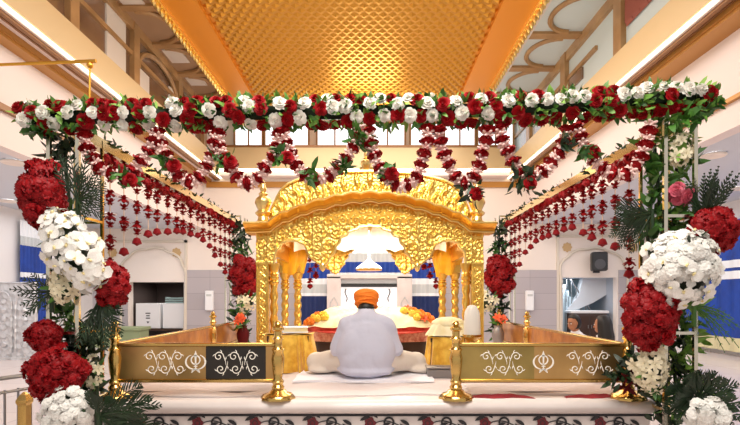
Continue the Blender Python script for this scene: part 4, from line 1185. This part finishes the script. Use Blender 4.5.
person((-.03, 3.92, PZ+.03), 0, 'man in orange turban and pale kurta seated cross-legged with his back turned', kurta_m, pyjama_m)
person((3.87, 9.3, 0), 2.0, 'short-haired person in white shirt seated on the floor at back right', shirt_m, pyjama_m, head=(0, .10, .66), bow=.35, turban=False, sc=1.18, top_name='shirt', leg_name='trousers')
person((3.78, 8.0, 0), .6, 'long-haired person in white shirt seated on the floor beside the red bunch', shirt_m, pyjama_m, head=(0, .06, .66), bow=.15, turban=False, sc=1.22, hair_long=True, top_name='shirt', leg_name='trousers')

# ================================================================== FLOWER FRAME
DF = 3.0
fr = thing('pavilion_frame', 'tall mirrored gold frame with box posts carrying the flower garlands', 'frame', (0, 3.0, 0))
def beam(nm, p0, p1, w, m=mirror_gold):
    p0, p1 = Vector(p0), Vector(p1); d = (p1-p0).normalized(); b = MB()
    sd = d.cross(Vector((0, 0, 1))); sd = sd.normalized() if sd.length > .01 else Vector((1, 0, 0)); up = sd.cross(d)
    vs = [p + sd*i*w + up*j*w - Vector((0, 3.0, 0)) for p in (p0, p1) for i, j in ((-1, -1), (1, -1), (1, 1), (-1, 1))]
    b.add(vs, [(3, 2, 1, 0), (4, 5, 6, 7), (0, 1, 5, 4), (1, 2, 6, 5), (2, 3, 7, 6), (3, 0, 4, 7)]); return b.build(nm, m, fr, smooth=False)
xo_l, xi_l, xo_r, xi_r = at(49, 0, DF).x, at(78, 0, DF).x, at(695, 0, DF).x, at(665, 0, DF).x
ztop = EYE + 1.06
YI = 3.27
for x in (xo_l, xi_l, xo_r, xi_r):
    beam('post', (x, DF, 0), (x, DF, ztop), .011, silver)
    beam('post', (x, YI, 0), (x, YI, ztop-.04), .009, mirror_gold)
for a, c in ((xo_l, xi_l), (xi_r, xo_r)):
    for py in (216, 333, 410):
        z = EYE+(HY-py)*DF/F
        beam('brace', (a, DF, z), (c, DF, z), .009, silver); beam('brace', (a, YI, z), (c, YI, z), .008); beam('brace', (a, DF, z), (a, YI, z), .008); beam('brace', (c, DF, z), (c, YI, z), .008)
beam('front_beam', (xo_l-.12, DF, EYE+1.09), (xo_r+.08, DF, EYE+1.15), .02)
XB = 1.78; zb = EYE+1.0
for s in (-1, 1):
    o = beam('side_beam', (s*XB, DF, zb), (s*XB, 6.72, zb), .034); 
    for y in (6.5, 6.72):
        for xx in (s*XB-.1, s*XB+.1): beam('post', (xx, y, 0), (xx, y, zb+.06), .010, silver)
    for z in (.9, 1.5, zb+.05): beam('brace', (s*XB-.1, 6.5, z), (s*XB+.1, 6.5, z), .009)
# thin brass pole at upper left with a hook rod down into the garland
t = thing('brass_pole', 'thin brass pole with a short hanging rod at upper left', 'pole', tuple(at(50, 62, 3.0)))
b = MB(); v0 = at(50, 62, 3.0); L0 = at(-60, 67, 3.1)-v0; L1 = at(96, 61, 3.0)-v0; b.tube([L0, L1], [.008, .011], 8); b.build('arm', gold_soft, t)
b = MB(); h0 = at(90, 62, 3.0)-v0; h1 = at(89.5, 112, 3.0)-v0; b.tube([h0, h1], .006, 8); b.ell(h0+Vector((0, 0, -.02)), (.02, .02, .018), 10, 6); b.build('hanging_rod', gold_soft, t)

# top garland --------------------------------------------------------
whites = [(34,108),(51,117),(32,124),(75,117),(59,127),(83,109),(100,117),(108,127),(129,117),(125,127),(155,117),(151,127),(176,107),(181,115),(176,127),(213,115),(222,125),(247,105),(252,111),(252,125),(282,108),(277,123),(306,108),(301,121),(328,103),(334,112),(346,111),(357,120),(370,108),(384,119),(397,109),(380,102),(409,119),(408,101),(431,98),(426,108),(431,119),(454,106),(460,117),(479,103),(486,117),(505,105),(528,105),(543,104),(556,104),(567,101),(580,101),(618,99),(631,98),(642,91.5),(657,91),(670,91.5),(681,94),(694,95)]
def gy(px): return interp([(25, 119), (100, 117), (250, 113), (370, 112), (500, 110), (600, 104), (660, 99), (705, 98)], px)
gar = thing('flower_garland', 'thick garland of white and red roses with green leaves along the top of the frame', 'garland', (0, 3.0, EYE+1.12))
def gloc(px, py, d): return at(px, py, d) - Vector(gar.location)
b = MB(); pts = [gloc(px, gy(px), 3.0) for px in range(28, 712, 12)]
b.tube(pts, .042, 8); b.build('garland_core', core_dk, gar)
def circ(px, py, rad=.062):
    """place a blossom on the front half of the round garland"""
    dz = -(py-gy(px))*DF/F; dz = max(-rad, min(rad, dz)); dy = -math.sqrt(max(0, rad*rad-dz*dz))
    return Vector(((px-VX)*DF/F, DF+dy, EYE+(HY-gy(px))*DF/F+dz)) - Vector(gar.location), Vector((0, dy-.03, dz*.8))
for px, py in whites:
    p, nrm = circ(px, py, .075); nrm = nrm + rv(.02)
    obj('white_rose', R.choice(ROSE_W), gar, p, facing(nrm, R.uniform(0, 6)), R.uniform(.038, .046))
reds = []; px = 27
cand = []
for row, dy in ((0, -9), (1, 0), (2, 9), (3, 14)):
    x = 28 + row*5
    while x < 708: cand.append((x+R.uniform(-3, 3), gy(x)+dy+R.uniform(-2, 2))); x += 10
R.shuffle(cand)
for x, y in cand:
    if x > 700 and y > gy(x)+10: continue
    if all(math.hypot(x-a, y-c) > 8.6 for a, c in whites) and all(math.hypot(x-a, y-c) > 8.2 for a, c in reds) and len(reds) < 99: reds.append((x, y))
for x, y in reds:
    p, nrm = circ(x, y, .07); nrm = nrm + rv(.02)
    obj('red_rose', R.choice(ROSE_R), gar, p, facing(nrm, R.uniform(0, 6)), R.uniform(.042, .052))
b = MB()
for i in range(1300):
    x = R.uniform(24, 712); a = R.uniform(-.6, PI+.6) if R.random() < .5 else R.uniform(PI*.15, PI*1.5)
    c = Vector(((x-VX)*DF/F, DF, EYE+(HY-gy(x))*DF/F)) - Vector(gar.location)
    a = R.uniform(0, 2*PI); dv = Vector((R.uniform(-.9, .9), -math.sin(a), math.cos(a)))
    b.leaf(c + Vector((0, -math.sin(a), math.cos(a)))*.055, dv, rv(), R.uniform(.045, .085), R.uniform(.022, .036), 0 if R.random() < .65 else 1, R.uniform(0, .4))
b.build('leaves', [leaf_m, leaf_lt], gar)
for x in (55, 95, 250, 352, 362, 500, 515, 566, 600, 640, 700):
    b = MB(); tuft(b, gloc(x, gy(x)-7 if x < 600 else gy(x)+9, 2.97), 16, (.05, .03, .03), .075, .032, 0, (0, -.5, .1)); b.build('leaf_spray', leaf_lt, gar)
for x, y in ((690, 118), (703, 108), (675, 120), (45, 130)):
    b = MB(); tuft(b, gloc(x, y, 2.98), 22, (.05, .04, .03), .09, .04, 0, (0, -.5, -.2)); b.build('leaf_spray', leaf_m, gar)

# swags --------------------------------------------------------------
SW = [
 ([(84,132),(86,144),(90,156),(98,166),(109,173),(122,177),(133,172),(141,162),(148,152),(153,142),(155,128)], [(124, 178, 1.0)], 'leftmost'),
 ([(157,128),(160,142),(166,156),(174,169),(184,180),(194,182),(203,173),(209,161),(214,148),(216,132)], [(168, 164, 1.0)], 'second from left'),
 ([(218,130),(219,146),(224,158),(231,166),(236,176),(243,183),(252,183),(260,176),(265,167),(273,156),(277,146),(279,128)], [(224, 160, 1.1)], 'third from left'),
 ([(281,128),(285,140),(289,150),(294,160),(300,170),(308,177),(320,178),(331,174),(342,163),(350,152),(357,141),(360,128)], [(281, 156, .8), (312, 175, .7), (340, 166, .7), (360, 140, 1.2)], 'fourth from left'),
 ([(368,128),(371,142),(375,158),(381,170),(389,181),(400,186),(412,183),(419,172),(422,160),(427,144),(428,126)], [(386, 172, .7)], 'fifth from left'),
 ([(438,126),(440,140),(442,149),(446,159),(451,170),(457,178),(464,184),(471,180),(476,171),(480,162),(482,152),(486,142),(488,126)], [(470, 192, 1.3)], 'third from right'),
 ([(499,124),(502,138),(506,148),(511,158),(517,168),(526,177),(537,175),(547,167),(556,156),(563,146),(567,126)], [(524, 181, 1.5), (566, 142, .9)], 'second from right'),
 ([(577,122),(580,136),(584,147),(591,158),(602,168),(614,174),(626,173),(636,165),(642,154),(646,142),(650,124)], [(588, 150, .8)], 'rightmost')]
for pts, greens, nm in SW:
    d = 2.97; P3 = [at(x, y, d) for x, y in pts]; c = P3[len(P3)//2].copy()
    t = thing('flower_swag', f'{nm} hanging swag of red and blush flower discs below the top garland', 'flower swag', tuple(P3[0]), 'swags below the top garland')
    # resample at even spacing with Catmull-Rom
    fine = []
    for i in range(len(P3)-1):
        p0, p1, p2, p3 = P3[max(0, i-1)], P3[i], P3[i+1], P3[min(len(P3)-1, i+2)]
        for k in range(10):
            s = k/10; fine.append(.5*((2*p1) + (p2-p0)*s + (2*p0-5*p1+4*p2-p3)*s*s + (3*p1-p0-3*p2+p3)*s**3))
    fine.append(P3[-1])
    b = MB(); b.tube([p-P3[0] for p in fine[::4]], .006, 5); b.build('cord', cord_m, t)
    acc = 0; nxt = .02; i_b = 0
    for a, e in zip(fine, fine[1:]):
        seg = (e-a).length
        while acc + seg >= nxt:
            p = a.lerp(e, (nxt-acc)/seg); tg = (e-a).normalized()
            red = i_b % 2 == 0
            q_ = facing(tg + rv(.12), R.uniform(0, 6))
            if red: obj('red_carnation', R.choice(BEAD_R), t, p-P3[0]+rv(.004), q_, R.uniform(.043, .051))
            else: obj('blush_blossom', R.choice(BEAD_P), t, p-P3[0]+rv(.004), q_, R.uniform(.036, .043))
            i_b += 1; nxt += .037
        acc += seg
    for gx, gyy, s in greens:
        b = MB(); tuft(b, at(gx, gyy, d-.03)-P3[0], int(26*s), (.045*s, .03, .035*s), .075, .032, 0, (0, -.4, -.15))
        b.build('leaf_cluster', leaf_dk if nm in ('third from right', 'second from right') else leaf_m, t)
    gx, gyy, s = greens[0]
    o = obj('red_rose', ROSE_R[0], t, at(gx+6, gyy+2, d-.05)-P3[0], facing((.2, -1, .1)), .045)

# side strings -------------------------------------------------------
for s, sd in ((-1, 'left'), (1, 'right')):
    n = 17
    for i in range(n):
        d = 3.42 + (6.52-3.42)*i/(n-1); u = (d-4.85)/1.5
        L = .32 + .42*u*u + R.uniform(-.03, .03)
        if i == 0: L = .80
        L = min(L, .95)
        x = s*(XB - .0) + R.uniform(-.01, .01)
        t = thing('hanging_blossom_string', f'{ORD[i]} string of red blossoms from the front hanging under the {sd} side beam', 'flower string', (x, d, zb-.03), f'blossom strings under the {sd} side beam')
        b = MB(); b.tube([(0, 0, 0), (0, 0, -L)], .0035, 5); b.build('cord', cord_m, t)
        z = -.03; k = 0
        while z > -L+.06:
            obj('red_blossom', DROP, t, (0, 0, z), Quaternion((0, 0, 1), R.uniform(0, 6)), R.uniform(.038, .046)); z -= .078 if k == 0 else .155; k += 1
            if k > 1: obj('red_blossom', DROP, t, (0, 0, z+.155-.055), Quaternion((0, 0, 1), R.uniform(0, 6)) @ Quaternion((1, 0, 0), PI), R.uniform(.03, .036))
        b = MB(); b.lathe([(.004, .02), (.022, .012), (.032, -.012), (.036, -.028), (.02, -.034), (.004, -.045)], (0, 0, -L), 12); b.build('end_bell', bell_m, t)
    # beam garland of red flowers
    t = thing('beam_garland', f'row of dark red blossoms tied along the {sd} side beam', 'garland', (s*XB, 3.3, zb))
    for i in range(44):
        y = .0 + 3.3*i/43
        obj('red_blossom', R.choice(SILK), t, (R.uniform(-.02, .02) - s*.03, y, -.07+R.uniform(-.03, .01)), facing(rv() + Vector((-s, -.4, -.3))), R.uniform(.034, .048))
    b = MB()
    for i in range(150): b.leaf((R.uniform(-.03, .03), R.uniform(0, 3.3), R.uniform(.0, .05)), rv()+Vector((-s*.5, -.3, .3)), rv(), .06, .024, 0)
    b.build('leaves', leaf_dk, t)

# bunches ------------------------------------------------------------
def bunch(nm, part, label, cat, c, rad, d, meshes, n, size, core_m=core_dk, tilt=0, leaves=0, leafm=None, grp=None, front=.35):
    """c, rad in pixels at depth d; blossoms spread over an ellipsoid's visible side"""
    p = at(c[0], c[1], d); rx, rz = rad[0]*d/F, rad[1]*d/F; ry = min(rx, rz)*.9
    t = thing(nm, label, cat, tuple(p), grp)
    qt = Quaternion((0, 1, 0), tilt)
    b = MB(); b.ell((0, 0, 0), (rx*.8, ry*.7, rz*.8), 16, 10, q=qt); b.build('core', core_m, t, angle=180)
    ga = PI*(3-math.sqrt(5)); k = 0; i = 0; tot = int(n/.72)
    for i in range(tot):
        yy = 1 - 2*(i+.5)/tot; r = math.sqrt(1-yy*yy); a = ga*i
        v = Vector((r*math.cos(a), yy, r*math.sin(a)))
        if v.y > front: continue
        q0 = qt @ Vector((v.x*rx, v.y*ry, v.z*rz)); nrm = qt @ Vector((v.x/rx, v.y/ry, v.z/rz)); nrm.normalize()
        nrm = (nrm + Vector((0, -.35, 0)) + rv(.35))
        obj(part, R.choice(meshes), t, q0*R.uniform(.78, 1.12) + rv(size*.2), facing(nrm, R.uniform(0, 6)), size*R.uniform(.85, 1.15)); k += 1
    if p.z < .8:
        b = MB(); b.tube([(0, .03, -p.z+.002), (0, .03, 0)], .014, 6); b.build('stem', leaf_dk, t)
    if leaves:
        b = MB()
        for _ in range(leaves):
            v = rv(); v.normalize(); q0 = qt @ Vector((v.x*rx, v.y*ry, v.z*rz))
            b.leaf(q0*.85, qt @ Vector((v.x, v.y-.3, v.z)), rv(), size*R.uniform(1.2, 2), size*.6, 0, .2)
        b.build('leaves', leafm or leaf_m, t)
    return t
def fern(nm, label, cat, c, d, specs, m):
    p = at(c[0], c[1], d); t = thing(nm, label, cat, tuple(p)); b = MB()
    for sp in specs: fan(b, (0, 0, 0), **sp)
    b.build('fronds', m, t, angle=180)
    b = MB(); b.tube([(0, 0, -p.z+.002 if p.z < .8 else -.12), (0, 0, .02)], .014, 6); b.build('stem', m, t)
    return t
def greens(label, pts, d, m, n=30, L=.1, W=.035, rad=.05, name='climbing_foliage'):
    t = thing(name, label, 'foliage', tuple(at(*pts[0], d)))
    b = MB()
    for q0 in pts: tuft(b, at(*q0, d)-Vector(t.location), n, (rad, .05, rad*1.2), L, W, 0 if R.random() < .6 else 1, (0, -.35, 0))
    b.build('leaves', m, t, angle=180)
    b = MB(); b.tube([at(x, y, d)-Vector(t.location)+Vector((0, .03, 0)) for x, y in pts], .012, 6); b.build('stem', leaf_dk, t)
# left column
greens('dense dark green foliage filling the left flower column', [(64, 140), (62, 160), (68, 215), (62, 240), (66, 265), (62, 300), (68, 320), (64, 345), (72, 360), (85, 335), (88, 350), (70, 375), (84, 370), (90, 390), (80, 405), (66, 415)], 3.1, [leaf_dk, leaf_m], 34)
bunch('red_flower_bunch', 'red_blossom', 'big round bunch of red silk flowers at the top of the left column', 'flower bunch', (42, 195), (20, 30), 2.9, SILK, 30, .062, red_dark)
fern('palm_fern', 'dark feathery palm fern beside the upper red bunch on the left column', 'fern', (78, 200), 2.88, [dict(n=9, a0=-25, a1=75, L=.2, droop=.05, ll=.09, lw=.009, nl=12), dict(n=4, a0=80, a1=125, L=.24, droop=.0, ll=.08, lw=.012, nl=12), dict(n=3, a0=-80, a1=-35, L=.16, droop=.1, ll=.07, lw=.009, nl=10)], leaf_dk)
bunch('white_orchid_cluster', 'orchid_blossom', 'trailing cluster of white orchids on the left column below the red bunch', 'orchids', (73, 250), (22, 42), 2.86, [ORCHID], 66, .050, leaf_dk, tilt=-.55)
fern('palm_fern', 'dark palm fronds pointing left below the white orchids on the left column', 'fern', (52, 292), 2.95, [dict(n=7, a0=135, a1=235, L=.19, droop=.05, ll=.07, lw=.010, nl=10)], leaf_dk)
bunch('cream_lily_spray', 'cream_lily', 'cream lilies under the white orchids on the left column', 'lilies', (64, 288), (11, 15), 2.9, [LILY], 14, .042, leaf_dk, leaves=10)
bunch('red_flower_bunch', 'red_blossom', 'red flower bunch right of the white orchids on the left column', 'flower bunch', (112, 284), (13, 20), 2.98, SILK, 22, .05, red_dark)
fern('palm_fern', 'dark drooping palm under the right red bunch of the left column', 'fern', (100, 298), 2.98, [dict(n=9, a0=-115, a1=-50, L=.26, droop=.15, ll=.1, lw=.012), dict(n=4, a0=-40, a1=-10, L=.14, droop=.3, ll=.07)], leaf_dk)
bunch('red_flower_bunch', 'red_blossom', 'small red flower bunch jutting out low on the left column', 'flower bunch', (44, 338), (13, 13), 2.92, SILK, 16, .05, red_dark)
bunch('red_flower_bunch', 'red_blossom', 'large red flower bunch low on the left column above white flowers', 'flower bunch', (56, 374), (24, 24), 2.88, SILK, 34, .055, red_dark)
bunch('white_flower_bunch', 'white_blossom', 'bunch of white flowers at the foot of the left column', 'flower bunch', (68, 409), (24, 22), 2.83, MUM, 46, .036, leaf_dk, leaves=14, leafm=leaf_dk)
fern('palm_fern', 'dark spreading palm fronds at the foot of the left column', 'fern', (100, 416), 2.8, [dict(n=8, a0=-12, a1=42, L=.34, droop=.25, ll=.13, lw=.012, nl=20), dict(n=5, a0=-40, a1=-5, L=.36, droop=.15, ll=.12, lw=.013, nl=20), dict(n=4, a0=60, a1=120, L=.15, droop=.1, ll=.08)], leaf_dk)
bunch('cream_lily_spray', 'cream_lily', 'small cream lilies beside the railing corner on the left column', 'lilies', (94, 372), (8, 16), 3.02, [LILY], 9, .036, leaf_dk, leaves=16)
# right column
greens('dense green foliage filling the right flower column', [(680, 140), (682, 158), (678, 175), (682, 205), (676, 222), (690, 300), (684, 320), (690, 340), (684, 360), (690, 380), (680, 400), (655, 120), (650, 140), (655, 160)], 3.1, [leaf_m, leaf_lt], 30)
greens('dark foliage along the inner side of the right flower column', [(652, 170), (655, 190), (652, 215), (650, 235), (668, 345), (672, 370), (660, 395), (664, 415)], 3.12, [leaf_dk, leaf_m], 30)
bunch('cream_lily_spray', 'cream_lily', 'cream lilies high inside the right column under the garland', 'lilies', (680, 150), (9, 15), 3.02, [LILY], 12, .042, leaf_lt, leaves=14, leafm=leaf_lt)
bunch('pink_rose_bunch', 'pink_rose', 'pink roses inside the right column below cream lilies', 'roses', (680, 195), (11, 8), 3.02, [ROSE_P], 8, .042, leaf_m)
fern('palm_fern', 'upright dark cypress fern on the outer side of the right column', 'fern', (702, 222), 2.98, [dict(n=11, a0=62, a1=112, L=.29, droop=0, ll=.06, lw=.014, nl=18)], leaf_dk)
fern('palm_fern', 'dark palm fronds reaching left from the right column below the side beam', 'fern', (652, 213), 3.05, [dict(n=5, a0=160, a1=200, L=.27, droop=.12, ll=.13, lw=.009, nl=18), dict(n=5, a0=190, a1=240, L=.28, droop=.1, ll=.12, lw=.009, nl=18)], leaf_dk)
bunch('red_flower_bunch', 'red_blossom', 'red flower bunch at the outer edge of the right column', 'flower bunch', (711, 231), (22, 20), 2.96, SILK, 30, .056, red_dark)
bunch('white_orchid_cluster', 'white_blossom', 'big round cluster of white flowers in the middle of the right column', 'flower bunch', (681, 268), (32, 36), 2.86, MUM+[ORCHID], 80, .048, leaf_dk, leaves=12, leafm=leaf_dk)
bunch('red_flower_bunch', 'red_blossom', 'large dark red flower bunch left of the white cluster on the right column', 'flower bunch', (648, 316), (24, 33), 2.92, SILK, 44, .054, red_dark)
bunch('cream_lily_spray', 'cream_lily', 'cream lilies below the large red bunch on the right column', 'lilies', (650, 366), (14, 24), 2.96, [LILY], 26, .045, leaf_dk, leaves=20, leafm=leaf_m)
fern('grass_spray', 'thin drooping green grass blades right of the right column', 'grass', (694, 306), 2.95, [dict(n=6, a0=-55, a1=0, L=.22, droop=.4, ll=.05, lw=.006, nl=8)], leaf_m)
fern('palm_fern', 'dark broad palm at the foot of the right column', 'fern', (698, 398), 2.85, [dict(n=12, a0=15, a1=165, L=.19, droop=.1, ll=.1, lw=.014, nl=14), dict(n=6, a0=165, a1=210, L=.2, droop=.1, ll=.1, lw=.014), dict(n=5, a0=-40, a1=15, L=.2, droop=.1, ll=.1, lw=.014)], leaf_dk)
bunch('white_flower_bunch', 'white_blossom', 'white flowers at the foot of the right column in front of the palm', 'flower bunch', (708, 414), (20, 14), 2.76, MUM, 20, .044, leaf_dk, leaves=10, leafm=leaf_dk)
greens('dark red and green foliage leaning over the right front railing end', [(622, 368), (632, 360), (628, 380), (640, 385), (616, 378)], 3.08, [leaf_dk, red_dark], 22, .09, .03, .04, name='foliage_spray')
# rear columns
for s, px, sd in ((-1, 241, 'left'), (1, 499, 'right')):
    d = 6.45
    greens(f'dark foliage up the {sd} rear flower column', [(px, y) for y in range(230, 345, 10)], d, [leaf_dk, leaf_m], 26, .13, .045, .09)
    bunch('red_flower_bunch', 'red_blossom', f'dark red flower bunch on the {sd} rear column', 'flower bunch', (px+(4 if s < 0 else 0), 276), (13, 20), d-.15, SILK, 26, .07, red_dark)
    bunch('cream_lily_spray', 'cream_lily', f'cream lilies below the red bunch on the {sd} rear column', 'lilies', (px+(6 if s < 0 else -12), 302), (8, 9), d-.2, [LILY], 9, .06, leaf_dk, leaves=14)
# blossom strings at the rear of the pavilion (seen through its side arches)
for s, sd, x0 in ((-1, 'left', 310), (1, 'right', 428)):
    for i in range(3):
        p = at(x0 + i*6*(1 if s < 0 else -1)*1.0 + (0 if s < 0 else 8), 238, 6.55)
        L = .62 - .13*abs(i)
        t = thing('hanging_blossom_string', f'{ORD[i]} red blossom string from the {sd} rear columns behind the pavilion', 'flower string', tuple(p), f'blossom strings behind the pavilion at {sd}')
        b = MB(); b.tube([(0, 0, .2), (0, 0, -L)], .004, 5); b.build('cord', cord_m, t)
        for k in range(4): obj('red_blossom', DROP, t, (0, 0, -.14-.14*k*(L/.62)), Quaternion((0, 0, 1), R.uniform(0, 6)), .05)
        b = MB(); b.lathe([(.004, .02), (.03, .012), (.04, -.02), (.004, -.05)], (0, 0, -L), 10); b.build('end_bell', bell_m, t)

# ================================================================== LIGHT
def area(nm, loc, size, energy, col, target=None, sy=None):
    l = bpy.data.lights.new(nm, 'AREA'); l.energy = energy; l.color = col; l.size = size
    if sy: l.shape = 'RECTANGLE'; l.size_y = sy
    o = bpy.data.objects.new(nm, l); C.objects.link(o); o.location = loc
    v = (Vector(target) - Vector(loc)) if target else Vector((0, 0, -1))
    o.rotation_euler = v.to_track_quat('-Z', 'Y').to_euler(); return o
area('hall_light_front', (0, 1.0, 5.4), 3.0, 250, (1, .95, .88), (0, 4.2, .8), 3)
area('hall_light_mid', (0, 7.5, 5.9), 4.5, 230, (1, .94, .86), None, 5)
area('hall_light_far', (0, 11.5, 5.6), 5.0, 190, (1, .95, .9), None, 3)
area('aisle_light_left', (-6.2, 8.5, 3.05), 2.4, 100, (.97, .98, 1), None, 9)
area('aisle_light_right', (6.1, 8.5, 3.15), 2.4, 100, (.97, .98, 1), None, 9)
area('pavilion_fill', (0, 5.3, 2.05), 1.0, 34, (1, .93, .78), None)  # unseen fill lamp added under the roof for glow
area('ceiling_fill', (0, 6.3, 2.75), 1.2, 70, (1, .88, .6), (0, 9.5, 6.2))  # unseen lamp added above the pavilion roof to brighten the ceiling
area('alcove_light', (5.75, 14.6, 1.72), .4, 9, (.9, .96, 1), (5.9, 15.2, 0))
area('alcove_light_left', (-6, 14.9, 1.55), .6, 8, (1, .98, .95), None)
area('ceiling_highlight_fill', (-.1, 13.2, 5.2), 1.6, 60, (1, .88, .6), (-.1, 11.2, 6.3), .5)  # added lamp, imitates the far windows' reflection in the gold ceiling
area('pavilion_front_fill', (0, 2.3, 3.6), 1.2, 34, (1, .95, .85), (0, 4.7, 2.0), .5)  # out-of-view fill added to brighten the carved front
w = bpy.data.worlds.new('hall_world'); bpy.context.scene.world = w; w.use_nodes = True
w.node_tree.nodes['Background'].inputs[0].default_value = (1, .94, .87, 1); w.node_tree.nodes['Background'].inputs[1].default_value = .6

# ================================================================== CAMERA
cam = bpy.data.cameras.new('camera'); co = bpy.data.objects.new('camera', cam); C.objects.link(co)
co.location = (0, 0, EYE); co.rotation_euler = (PI/2, 0, 0)
cam.sensor_width = 36; cam.lens = F/740*36; cam.shift_y = (HY-212.5)/740; cam.clip_start = .05
sc = bpy.context.scene; sc.camera = co
sc.view_settings.view_transform = 'Standard'; sc.view_settings.look = 'None'; sc.view_settings.exposure = 0.0
sc.cycles.use_denoising = True
sc.cycles.max_bounces = 7
